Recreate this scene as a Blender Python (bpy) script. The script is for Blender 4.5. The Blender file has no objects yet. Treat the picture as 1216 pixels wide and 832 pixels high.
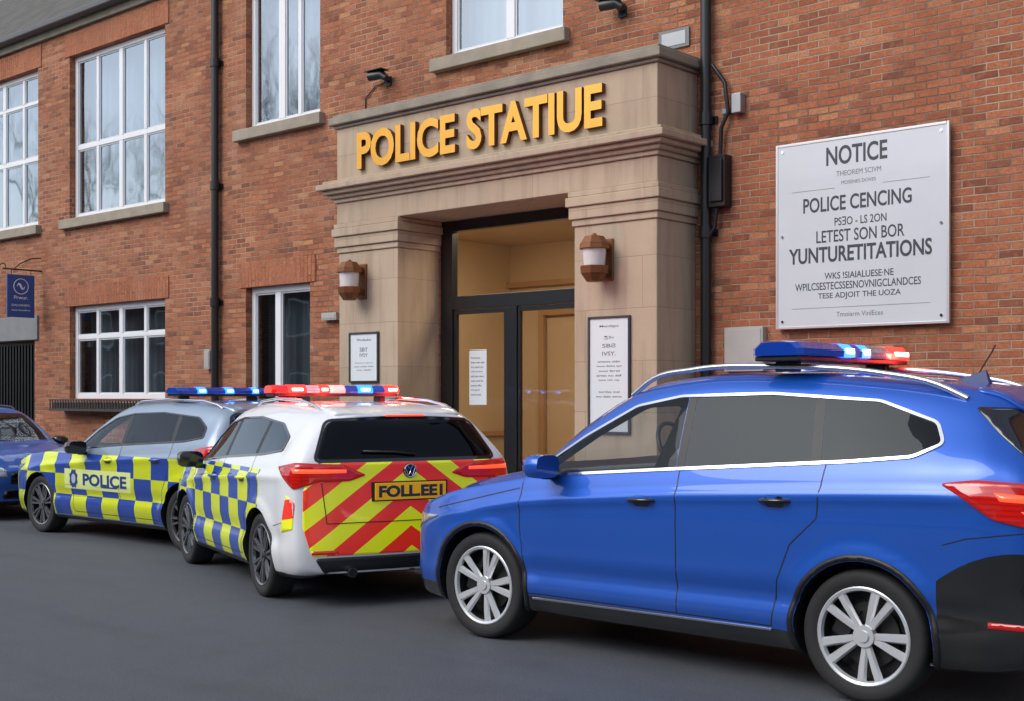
import bpy, bmesh, math, random, time
import numpy as np
from mathutils import Vector, Matrix, geometry
from mathutils.bvhtree import BVHTree
random.seed(4)
T0=time.time()
scene=bpy.context.scene
# ------------------------------------------------------------------ helpers
def wm(o):
    m=o.matrix_basis.copy()
    if o.parent: m=wm(o.parent)@o.matrix_parent_inverse@m
    return m
def adopt(c,p):
    c.parent=p; c.matrix_parent_inverse=wm(p).inverted(); return c
def link(o): scene.collection.objects.link(o); return o
def mk(name,V,F,mats=(),parent=None,smooth=False,mi=None,bevel=0,seg=2):
    me=bpy.data.meshes.new(name); me.from_pydata([tuple(v) for v in V],[],[tuple(f) for f in F])
    if not isinstance(mats,(list,tuple)): mats=[mats]
    for m in mats: me.materials.append(m)
    if mi is not None: me.polygons.foreach_set('material_index',mi)
    if smooth: me.polygons.foreach_set('use_smooth',[True]*len(me.polygons))
    me.update()
    o=link(bpy.data.objects.new(name,me))
    if bevel:
        b=o.modifiers.new('b','BEVEL'); b.width=bevel; b.segments=seg; b.limit_method='ANGLE'
        me.polygons.foreach_set('use_smooth',[True]*len(me.polygons))
        b.harden_normals=True
    if parent: adopt(o,parent)
    return o
def empty(name,loc,label,cat,group=None):
    o=link(bpy.data.objects.new(name,None)); o.location=loc; o.empty_display_size=.2
    o['label']=label; o['category']=cat
    if group: o['group']=group
    return o
class Bx:
    def __init__(s): s.V=[];s.F=[];s.M=[]
    def box(s,x0,x1,y0,y1,z0,z1,m=0):
        n=len(s.V)
        s.V+=[(x0,y0,z0),(x1,y0,z0),(x1,y1,z0),(x0,y1,z0),(x0,y0,z1),(x1,y0,z1),(x1,y1,z1),(x0,y1,z1)]
        s.F+=[(n,n+3,n+2,n+1),(n+4,n+5,n+6,n+7),(n,n+1,n+5,n+4),(n+1,n+2,n+6,n+5),(n+2,n+3,n+7,n+6),(n+3,n,n+4,n+7)]
        s.M+=[m]*6; return s
    def add(s,V,F,m=0):
        n=len(s.V); s.V+=[tuple(v) for v in V]; s.F+=[tuple(i+n for i in f) for f in F]; s.M+=[m]*len(F); return s
    def tube(s,pts,r,seg=10,m=0,caps=True):
        pts=[Vector(p) for p in pts]; V=[];F=[]
        rr=r if isinstance(r,(list,tuple)) else [r]*len(pts)
        prev=None
        for i,p in enumerate(pts):
            t=(pts[min(i+1,len(pts)-1)]-pts[max(i-1,0)]).normalized()
            a=Vector((0,0,1)) if abs(t.z)<.9 else Vector((1,0,0))
            if prev is not None: a=prev
            u=(a-t*a.dot(t)).normalized(); prev=u; w=t.cross(u)
            for k in range(seg):
                an=2*math.pi*k/seg; V.append(p+(u*math.cos(an)+w*math.sin(an))*rr[i])
        for i in range(len(pts)-1):
            for k in range(seg):
                F.append((i*seg+k,i*seg+(k+1)%seg,(i+1)*seg+(k+1)%seg,(i+1)*seg+k))
        if caps:
            F.append(tuple(range(seg))[::-1]); F.append(tuple((len(pts)-1)*seg+k for k in range(seg)))
        return s.add(V,F,m)
    def obj(s,name,mats,parent=None,bevel=0,smooth=False,seg=2):
        return mk(name,s.V,s.F,mats,parent,smooth,s.M,bevel,seg)
def autosmooth(o,ang=35):
    me=o.data; me.polygons.foreach_set('use_smooth',[True]*len(me.polygons))
    me.set_sharp_from_angle(angle=math.radians(ang))
# ------------------------------------------------------------------ node helpers
class G:
    def __init__(s,name):
        s.m=bpy.data.materials.new(name); s.m.use_nodes=True; s.t=s.m.node_tree; s.t.nodes.clear()
        s.out=s.t.nodes.new('ShaderNodeOutputMaterial')
    def n(s,ty,**kw):
        nd=s.t.nodes.new(ty)
        for k,v in kw.items(): setattr(nd,k,v)
        return nd
    def set(s,sock,v):
        if isinstance(v,bpy.types.NodeSocket): s.t.links.new(v,sock)
        else:
            if sock.type=='RGBA' and len(v)==3: v=(*v,1)
            sock.default_value=v
    def math(s,op,a,b=None,c=None):
        nd=s.n('ShaderNodeMath',operation=op); s.set(nd.inputs[0],a)
        if b is not None: s.set(nd.inputs[1],b)
        if c is not None: s.set(nd.inputs[2],c)
        return nd.outputs[0]
    def mix(s,f,a,b,bt='MIX'):
        nd=s.n('ShaderNodeMix',data_type='RGBA',blend_type=bt); s.set(nd.inputs[0],f); s.set(nd.inputs[6],a); s.set(nd.inputs[7],b); return nd.outputs[2]
    def mixf(s,f,a,b):
        nd=s.n('ShaderNodeMix',data_type='FLOAT'); s.set(nd.inputs[0],f); s.set(nd.inputs[2],a); s.set(nd.inputs[3],b); return nd.outputs[0]
    def obj(s):
        return s.n('ShaderNodeTexCoord').outputs['Object']
    def xyz(s,v):
        nd=s.n('ShaderNodeSeparateXYZ'); s.set(nd.inputs[0],v); return nd.outputs
    def comb(s,x,y,z):
        nd=s.n('ShaderNodeCombineXYZ')
        for i,v in enumerate((x,y,z)): s.set(nd.inputs[i],v)
        return nd.outputs[0]
    def noise(s,v,scale,detail=4,rough=.55):
        nd=s.n('ShaderNodeTexNoise'); s.set(nd.inputs['Vector'],v); nd.inputs['Scale'].default_value=scale
        nd.inputs['Detail'].default_value=detail; nd.inputs['Roughness'].default_value=rough; return nd.outputs[0]
    def ramp(s,f,stops):
        nd=s.n('ShaderNodeValToRGB'); s.set(nd.inputs[0],f); e=nd.color_ramp.elements
        while len(e)<len(stops): e.new(.5)
        for i,(p,c) in enumerate(stops):
            e[i].position=p; e[i].color=(*c,1) if not isinstance(c,float) else (c,c,c,1)
        return nd.outputs[0]
    def bump(s,h,st=.3,d=.01):
        nd=s.n('ShaderNodeBump'); s.set(nd.inputs['Height'],h); nd.inputs['Strength'].default_value=st; nd.inputs['Distance'].default_value=d; return nd.outputs[0]
    def pbr(s,**kw):
        nd=s.n('ShaderNodeBsdfPrincipled')
        for k,v in kw.items(): s.set(nd.inputs[k.replace('_',' ')],v)
        s.t.links.new(nd.outputs[0],s.out.inputs[0]); return nd
def simple(name,col,rough=.5,metal=0,coat=0,var=.0,bump=0,bscale=60,emit=None,es=0):
    g=G(name); c=col; kw={}
    if var:
        nz=g.noise(g.obj(),bscale/12,5); c=g.mix(g.math('MULTIPLY',nz,var),col,tuple(x*.35 for x in col))
    if bump: kw['Normal']=g.bump(g.noise(g.obj(),bscale,6),bump,.005)
    if coat: kw['Coat_Weight']=coat; kw['Coat_Roughness']=.04
    if emit: kw['Emission_Color']=emit; kw['Emission_Strength']=es
    g.pbr(Base_Color=c,Roughness=rough,Metallic=metal,**kw); return g.m
def brick_mat(name,bw,rh,tones,mortar,swap=False,grime=.5,msz=.0075):
    g=G(name); x,y,z=g.xyz(g.obj()); 
    s=g.math('ADD',x,y)
    wz=g.math('ADD',z,g.math('MULTIPLY',g.math('SUBTRACT',g.noise(g.obj(),2.2,2),.5),.014))
    ws=g.math('ADD',s,g.math('MULTIPLY',g.math('SUBTRACT',g.noise(g.obj(),11,2),.5),.012))
    v=g.comb(wz,s,0.) if swap else g.comb(ws,wz,0.)
    b=g.n('ShaderNodeTexBrick'); g.set(b.inputs['Vector'],v)
    b.inputs['Color1'].default_value=(0,0,0,1); b.inputs['Color2'].default_value=(1,1,1,1); b.inputs['Mortar'].default_value=(.5,.5,.5,1)
    b.inputs['Scale'].default_value=1; b.inputs['Mortar Size'].default_value=msz; b.inputs['Mortar Smooth'].default_value=.45
    b.inputs['Brick Width'].default_value=bw; b.inputs['Row Height'].default_value=rh; b.inputs['Bias'].default_value=0
    col=g.ramp(b.outputs[0],[(i/(len(tones)-1),t) for i,t in enumerate(tones)])
    fine=g.noise(g.obj(),45,6,.7); col=g.mix(g.math('MULTIPLY',g.ramp(fine,[(.40,0.),(.60,1.)]),.55),col,(.15,.055,.027))
    blot=g.noise(g.obj(),14,4,.6); col=g.mix(g.math('MULTIPLY',g.ramp(blot,[(.5,0.),(.7,1.)]),.4),col,(.60,.25,.115))
    edge=g.noise(g.obj(),35,4); mf=g.math('MULTIPLY',b.outputs['Fac'],g.ramp(edge,[(.3,.6),(.55,1.)]))
    mcol=g.mix(g.ramp(g.noise(g.obj(),1.1,4),[(.40,0.),(.6,1.)]),mortar,tuple(m*.34 for m in mortar))
    col=g.mix(mf,col,mcol)
    big=g.noise(g.obj(),.7,6,.6); 
    f=g.math('MULTIPLY',g.ramp(big,[(.35,0.),(.75,1.)]),grime)
    col=g.mix(f,col,(.17,.075,.043))
    pale=g.ramp(g.noise(g.comb(g.math('MULTIPLY',s,1.3),g.math('MULTIPLY',z,.5),0.),1.6,5),[(.55,0.),(.8,1.)])
    col=g.mix(g.math('MULTIPLY',pale,.2),col,(.50,.36,.26))
    h=g.math('ADD',g.math('MULTIPLY',g.math('SUBTRACT',1.,b.outputs['Fac']),1.),g.math('MULTIPLY',fine,.8))
    g.pbr(Base_Color=col,Roughness=.92,Normal=g.bump(h,1.,.016)); return g.m
BR=brick_mat('red_brick',.215,.0715,[(.20,.062,.033),(.43,.13,.055),(.52,.175,.078),(.33,.098,.045),(.62,.27,.125)],(.48,.38,.28),grime=.30)
BRH=brick_mat('soldier_brick',.34,.0775,[(.41,.125,.055),(.54,.175,.078),(.47,.135,.06)],(.40,.28,.2),swap=True,grime=.3)
def stone_mat():
    g=G('tan_stone'); o=g.obj(); x,y,z=g.xyz(o)
    b=g.n('ShaderNodeTexBrick'); g.set(b.inputs['Vector'],g.comb(g.math('ADD',x,y),g.math('ADD',z,.12),0.))
    b.inputs['Color1'].default_value=(.49,.385,.275,1); b.inputs['Color2'].default_value=(.56,.445,.325,1); b.inputs['Mortar'].default_value=(.32,.24,.17,1)
    b.inputs['Scale'].default_value=1; b.inputs['Mortar Size'].default_value=.0035; b.inputs['Brick Width'].default_value=1.45; b.inputs['Row Height'].default_value=.52; b.inputs['Mortar Smooth'].default_value=.3
    c=g.mix(g.math('MULTIPLY',g.noise(o,2.2,7,.65),.5),b.outputs[0],(.33,.245,.17))
    st=g.ramp(g.noise(g.comb(g.math('MULTIPLY',x,6.),g.math('MULTIPLY',y,6.),g.math('MULTIPLY',z,.7)),1.5,5),[(.48,0.),(.75,1.)])
    c=g.mix(g.math('MULTIPLY',st,.40),c,(.21,.155,.11))
    n=g.noise(o,110,5); c=g.mix(g.math('MULTIPLY',n,.3),c,(.22,.16,.105))
    h=g.math('SUBTRACT',g.math('MULTIPLY',n,.5),g.math('MULTIPLY',b.outputs['Fac'],1.5))
    g.pbr(Base_Color=c,Roughness=.88,Normal=g.bump(h,.4,.008)); return g.m
STONE=stone_mat()
CAPST=simple('weathered_cap_stone',(.38,.34,.27),.9,var=1.,bump=.4,bscale=50)
SILL=simple('sill_stone',(.42,.36,.28),.9,var=.8,bump=.3,bscale=60)
UPVC=simple('white_frame_paint',(.78,.79,.81),.35,var=.12,bscale=30)
SASH=simple('sash_paint',(.58,.61,.64),.4)
BLACKP=simple('black_plastic',(.012,.012,.014),.45,bump=.1,bscale=300)
BLACKG=simple('gloss_black',(.006,.006,.008),.12,coat=.6)
BLACKI=simple('cast_iron_paint',(.012,.013,.016),.35,var=.4)
CHROME=simple('chrome',(.78,.80,.83),.14,metal=1)
ALLOY=simple('silver_alloy',(.66,.68,.70),.28,metal=.45,coat=.6)
DALLOY=simple('dark_alloy',(.16,.165,.175),.25,metal=.7,coat=.5)
RUBBER=simple('tyre_rubber',(.016,.016,.017),.75,bump=.3,bscale=200)
GREYM=simple('grey_metal',(.35,.36,.37),.4,metal=.6,var=.3)
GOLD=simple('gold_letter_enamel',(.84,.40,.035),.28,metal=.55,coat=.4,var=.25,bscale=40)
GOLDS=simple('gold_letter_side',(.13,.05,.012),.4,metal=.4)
COPPER=simple('copper_lamp',(.27,.11,.04),.42,metal=.5,var=.7)
MILK=simple('milk_glass',(.66,.64,.61),.25,coat=.5)
SIGNW=simple('sign_white_enamel',(.60,.635,.675),.3,coat=.35,var=.25,bscale=18)
INK=simple('dark_ink',(.035,.04,.055),.5)
INKG=simple('grey_ink',(.16,.17,.19),.5)
WHITEP=simple('white_paint_letters',(.75,.77,.8),.5)
PAPER=simple('paper',(.64,.69,.72),.7)
BLUEB=simple('blue_sign_board',(.015,.08,.30),.35,coat=.3)
GREYR=simple('grey_render',(.25,.26,.27),.8,var=.6)
TAN=simple('warm_interior_plaster',(.62,.49,.33),.6,var=.3,bscale=15)
FLOORI=simple('interior_floor',(.25,.18,.11),.3)
CURT=simple('window_curtain',(.38,.43,.48),.9,var=.45,bscale=16)
CURTD=simple('dark_blind',(.11,.13,.15),.9,var=.5,bscale=14)
DOORF=simple('door_frame_paint',(.010,.012,.016),.3,coat=.3)
def glass(name,tint,base=.1,rough=.0,k=1.,wob=.06):
    g=G(name); nb=g.bump(g.noise(g.obj(),1.4,1),wob,.05)
    lw=g.n('ShaderNodeLayerWeight'); lw.inputs[0].default_value=.5; g.set(lw.inputs['Normal'],nb)
    f=g.math('MINIMUM',g.math('ADD',g.math('MULTIPLY',g.math('POWER',lw.outputs['Facing'],4.),k),base),1.)
    tr=g.n('ShaderNodeBsdfTransparent'); tr.inputs[0].default_value=(*tint,1)
    gl=g.n('ShaderNodeBsdfGlossy'); gl.inputs['Roughness'].default_value=rough; gl.inputs[0].default_value=(.85,.93,1,1); g.set(gl.inputs['Normal'],nb)
    mx=g.n('ShaderNodeMixShader'); g.set(mx.inputs[0],f); g.t.links.new(tr.outputs[0],mx.inputs[1]); g.t.links.new(gl.outputs[0],mx.inputs[2])
    g.t.links.new(mx.outputs[0],g.out.inputs[0]); return g.m
GLB=glass('window_glass',(.72,.78,.82),.33,.03,wob=.09)
GLBL=glass('window_glass_lower',(.7,.76,.8),.16,.02,wob=.09)
GLD=glass('door_glass',(.95,.94,.92),.025,k=.4)
GLC=glass('car_glass',(.82,.86,.87),.02,k=.8,wob=0)
GLP=glass('privacy_glass',(.10,.11,.12),.024,k=.9,wob=0)
# ------------------------------------------------------------------ text
def text_geo(s,bold=0.0):
    cu=bpy.data.curves.new('t','FONT'); cu.body=s; cu.offset=bold; cu.resolution_u=4
    o=link(bpy.data.objects.new('t',cu)); dg=bpy.context.evaluated_depsgraph_get()
    me=bpy.data.meshes.new_from_object(o.evaluated_get(dg))
    V=np.array([v.co[:] for v in me.vertices]); F=[tuple(p.vertices) for p in me.polygons]
    bpy.data.objects.remove(o); bpy.data.curves.remove(cu); bpy.data.meshes.remove(me)
    V=V[:,:2]; mn=V.min(0); mx=V.max(0); return (V-mn)/(mx-mn),F,(mx-mn)
def text(name,s,origin,u,v,w,h,mat,parent,depth=.002,bold=0.01,mats2=None):
    P,F,_=text_geo(s,bold); O=Vector(origin); u=Vector(u); v=Vector(v); n=u.cross(v)
    V=[O+u*(a*w)+v*(b*h) for a,b in P]
    bm=bmesh.new(); vs=[bm.verts.new(p) for p in V]
    for f in F:
        try: bm.faces.new([vs[i] for i in f])
        except ValueError: pass
    bm.normal_update()
    if sum(f.normal.dot(n)*f.calc_area() for f in bm.faces)<0: bmesh.ops.reverse_faces(bm,faces=bm.faces)
    if depth>0:
        r=bmesh.ops.extrude_face_region(bm,geom=list(bm.faces)[:])
        nv=[e for e in r['geom'] if isinstance(e,bmesh.types.BMVert)]
        bmesh.ops.translate(bm,verts=nv,vec=n*depth)
    bm.normal_update()
    if mats2:
        for f in bm.faces: f.material_index=0 if abs(f.normal.dot(n))>.5 else 1
    me=bpy.data.meshes.new(name); bm.to_mesh(me); bm.free()
    me.materials.append(mat)
    if mats2: me.materials.append(mats2)
    o=link(bpy.data.objects.new(name,me)); adopt(o,parent); return o
X=(1,0,0); Y=(0,1,0); Z=(0,0,1)
# ------------------------------------------------------------------ setting
def asphalt():
    g=G('asphalt'); o=g.obj()
    n=g.noise(o,95,6,.8); b=g.noise(o,.35,6,.6); m=g.noise(o,2.5,5); sp=g.noise(o,38,3,.7)
    c=g.ramp(n,[(.34,(.048,.053,.062)),(.54,(.105,.114,.130)),(.70,(.25,.26,.285))])
    c=g.mix(g.math('MULTIPLY',b,.4),c,(.094,.104,.122)); c=g.mix(g.math('MULTIPLY',g.ramp(sp,[(.52,0.),(.66,1.)]),.35),c,(.05,.055,.064))
    c=g.mix(g.math('MULTIPLY',g.ramp(m,[(.5,0.),(.8,1.)]),.35),c,(.05,.055,.065))
    ox,oy,oz=g.xyz(o); st=g.noise(g.comb(g.math('MULTIPLY',ox,.25),g.math('MULTIPLY',oy,2.),0.),1.2,4); c=g.mix(g.math('MULTIPLY',g.ramp(st,[(.5,0.),(.75,1.)]),.3),c,(.05,.055,.065))
    g.pbr(Base_Color=c,Roughness=g.mixf(b,.48,.78),Normal=g.bump(n,.8,.014)); return g.m
ASP=asphalt()
def plane(name,x0,x1,y0,y1,z,mat):
    o=mk(name,[(x0,y0,z),(x1,y0,z),(x1,y1,z),(x0,y1,z)],[(0,1,2,3)],mat); o['kind']='structure'; return o
plane('ground',-400,400,-400,400,-.006,simple('ground_soil',(.07,.075,.06),.95,var=.5))
plane('road',-200,120,-3.5,9.42,0,ASP)
def paving():
    g=G('paving_slabs'); o=g.obj(); b=g.n('ShaderNodeTexBrick'); g.set(b.inputs['Vector'],o)
    b.inputs['Color1'].default_value=(.2,.2,.19,1); b.inputs['Color2'].default_value=(.26,.255,.24,1); b.inputs['Mortar'].default_value=(.08,.08,.08,1)
    b.inputs['Scale'].default_value=1; b.inputs['Brick Width'].default_value=.6; b.inputs['Row Height'].default_value=.45; b.inputs['Mortar Size'].default_value=.006
    g.pbr(Base_Color=g.mix(g.math('MULTIPLY',g.noise(o,3,6),.5),b.outputs[0],(.1,.1,.095)),Roughness=.85); return g.m
PAV=paving()
k=Bx(); k.box(-120,60,9.55,11,-.05,.12); o=k.obj('pavement',PAV); o['kind']='structure'
k=Bx(); x=-60
while x<30: k.box(x,x+.908,9.42,9.55,-.05,.125); x+=.915
o=k.obj('kerb',simple('kerb_granite',(.24,.24,.235),.8,var=.5),bevel=.012); o['kind']='structure'
k=Bx(); k.box(-120,60,-8.5,-3.5,-.05,.12); o=k.obj('pavement',PAV); o['kind']='structure'
# ------------------------------------------------------------------ police station building
BLD=empty('police_station',(-11,11,0),'red brick police station with tan stone entrance portico','building')
OPS=[(-27.53,-24.67,4.57,7.32),(-23.69,-20.83,4.57,7.32),(-19.76,-16.91,4.57,7.32),(-19.76,-16.91,1.56,3.10),
     (-14.86,-13.22,5.40,7.45),(-14.86,-13.43,.95,3.14),(-10.84,-9.0,5.72,7.45),(-10.94,-8.30,.12,3.72),(-23.5,-20.95,.12,2.57),
     (-3.2,-1.3,5.72,7.45),(-1.5,.6,1.2,3.1)]
def wall(name,x0,x1,z0,z1,y,th,ops,mats):
    xs=sorted({x0,x1,*[o[0] for o in ops],*[o[1] for o in ops]}); zs=sorted({z0,z1,*[o[2] for o in ops],*[o[3] for o in ops]})
    b=Bx()
    for i in range(len(xs)-1):
        for j in range(len(zs)-1):
            cx=(xs[i]+xs[i+1])/2; cz=(zs[j]+zs[j+1])/2
            if any(o[0]<cx<o[1] and o[2]<cz<o[3] for o in ops): continue
            b.add([(xs[i],y,zs[j]),(xs[i+1],y,zs[j]),(xs[i+1],y,zs[j+1]),(xs[i],y,zs[j+1])],[(0,1,2,3)])
    for a,c,d,e in ops:
        yb=y+th
        b.add([(a,y,d),(a,yb,d),(a,yb,e),(a,y,e)],[(0,3,2,1)]); b.add([(c,y,d),(c,yb,d),(c,yb,e),(c,y,e)],[(0,1,2,3)])
        b.add([(a,y,d),(c,y,d),(c,yb,d),(a,yb,d)],[(0,1,2,3)]); b.add([(a,y,e),(c,y,e),(c,yb,e),(a,yb,e)],[(0,3,2,1)])
    return b.obj(name,mats,BLD),b
wo,_=wall('wall',-30,4,.0,7.9,11,.28,OPS,[BR])
k=Bx(); k.box(-30,-29.8,11.001,19,0,7.9); k.box(3.8,4,11.001,19,0,7.9); k.box(-29.8,3.8,18.8,19,0,7.9); k.box(-29.8,3.8,11.3,18.8,4.0,4.2)
k.obj('side_wall',BR,BLD)
def window(x0,x1,z0,z1,cols,rows,curt,sill=True,fw=.085,sz=.16,yy=11.10,gl=None):
    k=Bx(); d0,d1=yy,yy+.07
    k.box(x0,x0+fw,d0,d1,z0,z1); k.box(x1-fw,x1,d0,d1,z0,z1); k.box(x0+fw,x1-fw,d0,d1,z0,z0+fw); k.box(x0+fw,x1-fw,d0,d1,z1-fw,z1)
    zz=[z0+fw]+[v for r,w in rows for v in (z0+(z1-z0)*r-w/2,z0+(z1-z0)*r+w/2)]+[z1-fw]
    for r,w in rows: k.box(x0+fw,x1-fw,d0+.004,d1-.003,z0+(z1-z0)*r-w/2,z0+(z1-z0)*r+w/2)
    for c,w in cols:
        cx=x0+(x1-x0)*c
        for i in range(0,len(zz),2): k.box(cx-w/2,cx+w/2,d0+.002,d1-.005,zz[i],zz[i+1])
    f=k.obj('window',UPVC,BLD,bevel=.008)
    k=Bx(); cs=[x0+fw]+[v for c,w in cols for v in (x0+(x1-x0)*c-w/2,x0+(x1-x0)*c+w/2)]+[x1-fw]
    for i in range(0,len(cs),2):
        for j in range(0,len(zz),2):
            a,b,c,d=cs[i],cs[i+1],zz[j],zz[j+1]; t=.022
            k.box(a,a+t,d0+.02,d1-.02,c,d); k.box(b-t,b,d0+.02,d1-.02,c,d); k.box(a+t,b-t,d0+.02,d1-.02,c,c+t); k.box(a+t,b-t,d0+.02,d1-.02,d-t,d)
    k.obj('sash',SASH,f)
    mk('glass',[(x0+.03,yy+.035,z0+.03),(x1-.03,yy+.035,z0+.03),(x1-.03,yy+.035,z1-.03),(x0+.03,yy+.035,z1-.03)],[(0,1,2,3)],gl or GLB,f)
    V=[];F=[];n=int((x1-x0)/.03)
    for i in range(n+1):
        xx=x0+(x1-x0)*i/n; yv=yy+.3+.02*math.sin(i*1.1)+.01*math.sin(i*.37)
        V+=[(xx,yv,z0-.1),(xx,yv,z1+.1)]
        if i: F.append((2*i-2,2*i,2*i+1,2*i-1))
    mk('curtain',V,F,curt,f,smooth=True)
    if sill:
        k=Bx(); k.box(x0-.2,x1+.1,10.90,yy-.002,z0-sz,z0-.003); k.obj('sill',SILL,f,bevel=.012)
    return f
C4=[(.25,.075),(.50,.11),(.75,.075)]
for a in (-27.53,-23.69,-19.76): window(a,a+2.86 if a!=-19.76 else -16.91,4.57,7.32,C4,[(.44,.08),(.80,.05)] if a!=-19.76 else [(.44,.08)],CURT)
window(-19.76,-16.91,1.56,3.10,C4,[(.66,.07)],CURTD,sill=False,gl=GLBL)
window(-14.86,-13.22,5.40,7.45,[(.42,.14),(.66,.07)],[],CURT)
window(-14.86,-13.43,.95,3.14,[(.42,.12)],[],CURTD,sz=.1,gl=GLBL)
window(-10.84,-9.0,5.72,7.45,[(.52,.13)],[],CURT)
window(-3.2,-1.3,5.72,7.45,[(.5,.12)],[],CURT)
window(-1.5,.6,1.2,3.1,[(.5,.12)],[],CURTD,gl=GLBL)
for a,b,c,d in [(-19.9,-16.8,3.103,3.44),(-15.0,-13.3,3.143,3.50),(-23.8,-20.7,7.323,7.70),(-19.9,-16.8,7.323,7.70),(-15.0,-13.1,7.453,7.72)]:
    k=Bx(); k.box(a,b,10.985,11.02,c,d); k.obj('brick_lintel',BRH,BLD)
k=Bx(); k.box(-30.2,4.2,10.93,10.998,7.74,7.90); k.obj('eaves_band',CAPST,BLD,bevel=.01)
k=Bx(); k.box(-30.3,4.3,10.76,10.925,7.86,7.97); k.obj('gutter',simple('gutter_grey',(.10,.10,.105),.5,var=.5),BLD,bevel=.03)
def slate():
    g=G('roof_tiles'); o=g.obj(); x,y,z=g.xyz(o); b=g.n('ShaderNodeTexBrick'); g.set(b.inputs['Vector'],g.comb(x,g.math('MULTIPLY',z,1.5),0.))
    b.inputs['Color1'].default_value=(.06,.055,.05,1); b.inputs['Color2'].default_value=(.11,.10,.09,1); b.inputs['Mortar'].default_value=(.02,.02,.02,1)
    b.inputs['Scale'].default_value=1; b.inputs['Brick Width'].default_value=.28; b.inputs['Row Height'].default_value=.2; b.inputs['Mortar Size'].default_value=.012
    g.pbr(Base_Color=g.mix(g.math('MULTIPLY',g.noise(o,3,6),.6),b.outputs[0],(.09,.085,.06)),Roughness=.8,Normal=g.bump(g.math('SUBTRACT',1.,b.outputs['Fac']),.6,.02)); return g.m
SLATE=slate()
mk('roof',[(-30.3,10.82,7.95),(4.3,10.82,7.95),(4.3,15,11.4),(-30.3,15,11.4),(-30.3,19.2,7.95),(4.3,19.2,7.95)],[(0,1,2,3),(3,2,5,4),(0,3,4),(1,5,2)],SLATE,BLD)
# portico
FY=10.285; k=Bx()
for a,b in ((-12.04,-10.94),(-8.30,-7.21)):
    k.box(a,b,FY,11.0,.1,.55); 
    k.box(a+.02,b-.02,FY+.02,11.0,.55,3.36)
    k.box(a-.0,b+.0,FY-.0,11.0,3.36,3.43); k.box(a-.025,b+.025,FY-.025,11.0,3.43,3.56)
    k.box(a-.05,b+.05,FY-.05,11.0,3.56,3.66); k.box(a-.03,b+.03,FY-.03,11.0,3.66,3.72)
k.box(-12.04,-7.21,FY,11.0,3.72,3.98)
for i,(d,z0,z1) in enumerate([(.03,3.98,4.03),(.07,4.03,4.08),(.13,4.08,4.13),(.19,4.13,4.20)]):
    k.box(-12.04-d,-7.21+d,FY-d,11.0,z0,z1)
k.box(-12.04-.13,-7.21+.13,FY-.13,11.0,4.20,4.245)
k.box(-12.04,-7.21,FY,11.0,4.245,4.90)
k.obj('portico',STONE,BLD,bevel=.012)
k=Bx(); k.box(-12.07,-7.18,FY-.03,10.999,4.90,4.94); k.box(-12.12,-7.13,FY-.08,10.999,4.94,5.03); k.box(-12.08,-7.17,FY-.04,10.999,5.03,5.07)
k.obj('coping',CAPST,BLD,bevel=.014)
sg=empty('entrance_lettering',(-9.7,FY,4.33),'raised gold lettering on the stone frieze over the entrance','sign')
Z0L=4.34
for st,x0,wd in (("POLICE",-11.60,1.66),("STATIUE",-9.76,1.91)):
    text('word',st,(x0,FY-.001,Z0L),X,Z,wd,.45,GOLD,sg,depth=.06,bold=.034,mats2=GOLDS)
# entrance door
dx0,dx1,dz0,dz1=-10.94,-8.30,.12,3.72
k=Bx(); a,b=11.0,11.1
k.box(dx0+.003,dx0+.20,a,b,dz0,dz1); k.box(dx1-.12,dx1-.003,a,b,dz0,dz1); k.box(dx0+.20,dx1-.12,a,b,dz1-.13,dz1-.003); k.box(dx0+.20,dx1-.12,a+.002,b,2.64,2.80)
k.box(-9.86,-9.70,a+.003,b,dz0,2.64)
DR=k.obj('door',DOORF,BLD,bevel=.006)
for p,q,s in ((dx0+.203,-9.863,.05),(-9.697,dx1-.123,.035)):
    k=Bx(); y0,y1=11.02,11.07
    k.box(p,p+s,y0,y1,.14,2.635); k.box(q-s,q,y0,y1,.14,2.635); k.box(p+s,q-s,y0,y1,.14,.36); k.box(p+s,q-s,y0,y1,2.58,2.635)
    k.obj('door_leaf',DOORF,DR,bevel=.005)
    mk('glass',[(p+s,11.045,.36),(q-s,11.045,.36),(q-s,11.045,2.58),(p+s,11.045,2.58)],[(0,1,2,3)],GLD,DR)
mk('glass',[(dx0+.20,11.05,2.8),(dx1-.12,11.05,2.8),(dx1-.12,11.05,dz1-.13),(dx0+.20,11.05,dz1-.13)],[(0,1,2,3)],GLD,DR)
k=Bx()
V=[(-13,11.3,.12),(-7,11.3,.12),(-7,14.6,.12),(-13,14.6,.12),(-13,11.3,3.9),(-7,11.3,3.9),(-7,14.6,3.9),(-13,14.6,3.9)]
k.add(V,[(0,1,2,3)],1); k.add(V,[(4,7,6,5)],0); k.add(V,[(3,2,6,7)],0); k.add(V,[(0,3,7,4)],0); k.add(V,[(1,5,6,2)],0)
k.obj('lobby',[TAN,FLOORI],BLD)
k=Bx(); k.box(-12.35,-12.25,14.5,14.58,.12,2.9); k.box(-13,-7.1,14.5,14.57,3.25,3.33); k.box(-11.05,-10.95,14.5,14.58,.12,2.9); k.box(-12.25,-11.05,14.5,14.58,2.8,2.9); k.box(-12.94,-12.98,11.31,14.5,1.0,1.08)
k.obj('lobby_trim',simple('lobby_wood',(.42,.27,.14),.4),BLD,bevel=.01)
k=Bx(); k.box(-12.6,-7.4,11.4,12.0,3.84,3.88); k.obj('lobby_ceiling_light',simple('lobby_lamp',(1,.8,.5),.5,emit=(1,.80,.56),es=13),BLD)
k=Bx(); k.box(-23.5,-20.95,11.2,11.24,.12,2.56); o1=k.obj('gate',DOORF,BLD)
k=Bx(); x=-23.45
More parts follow.
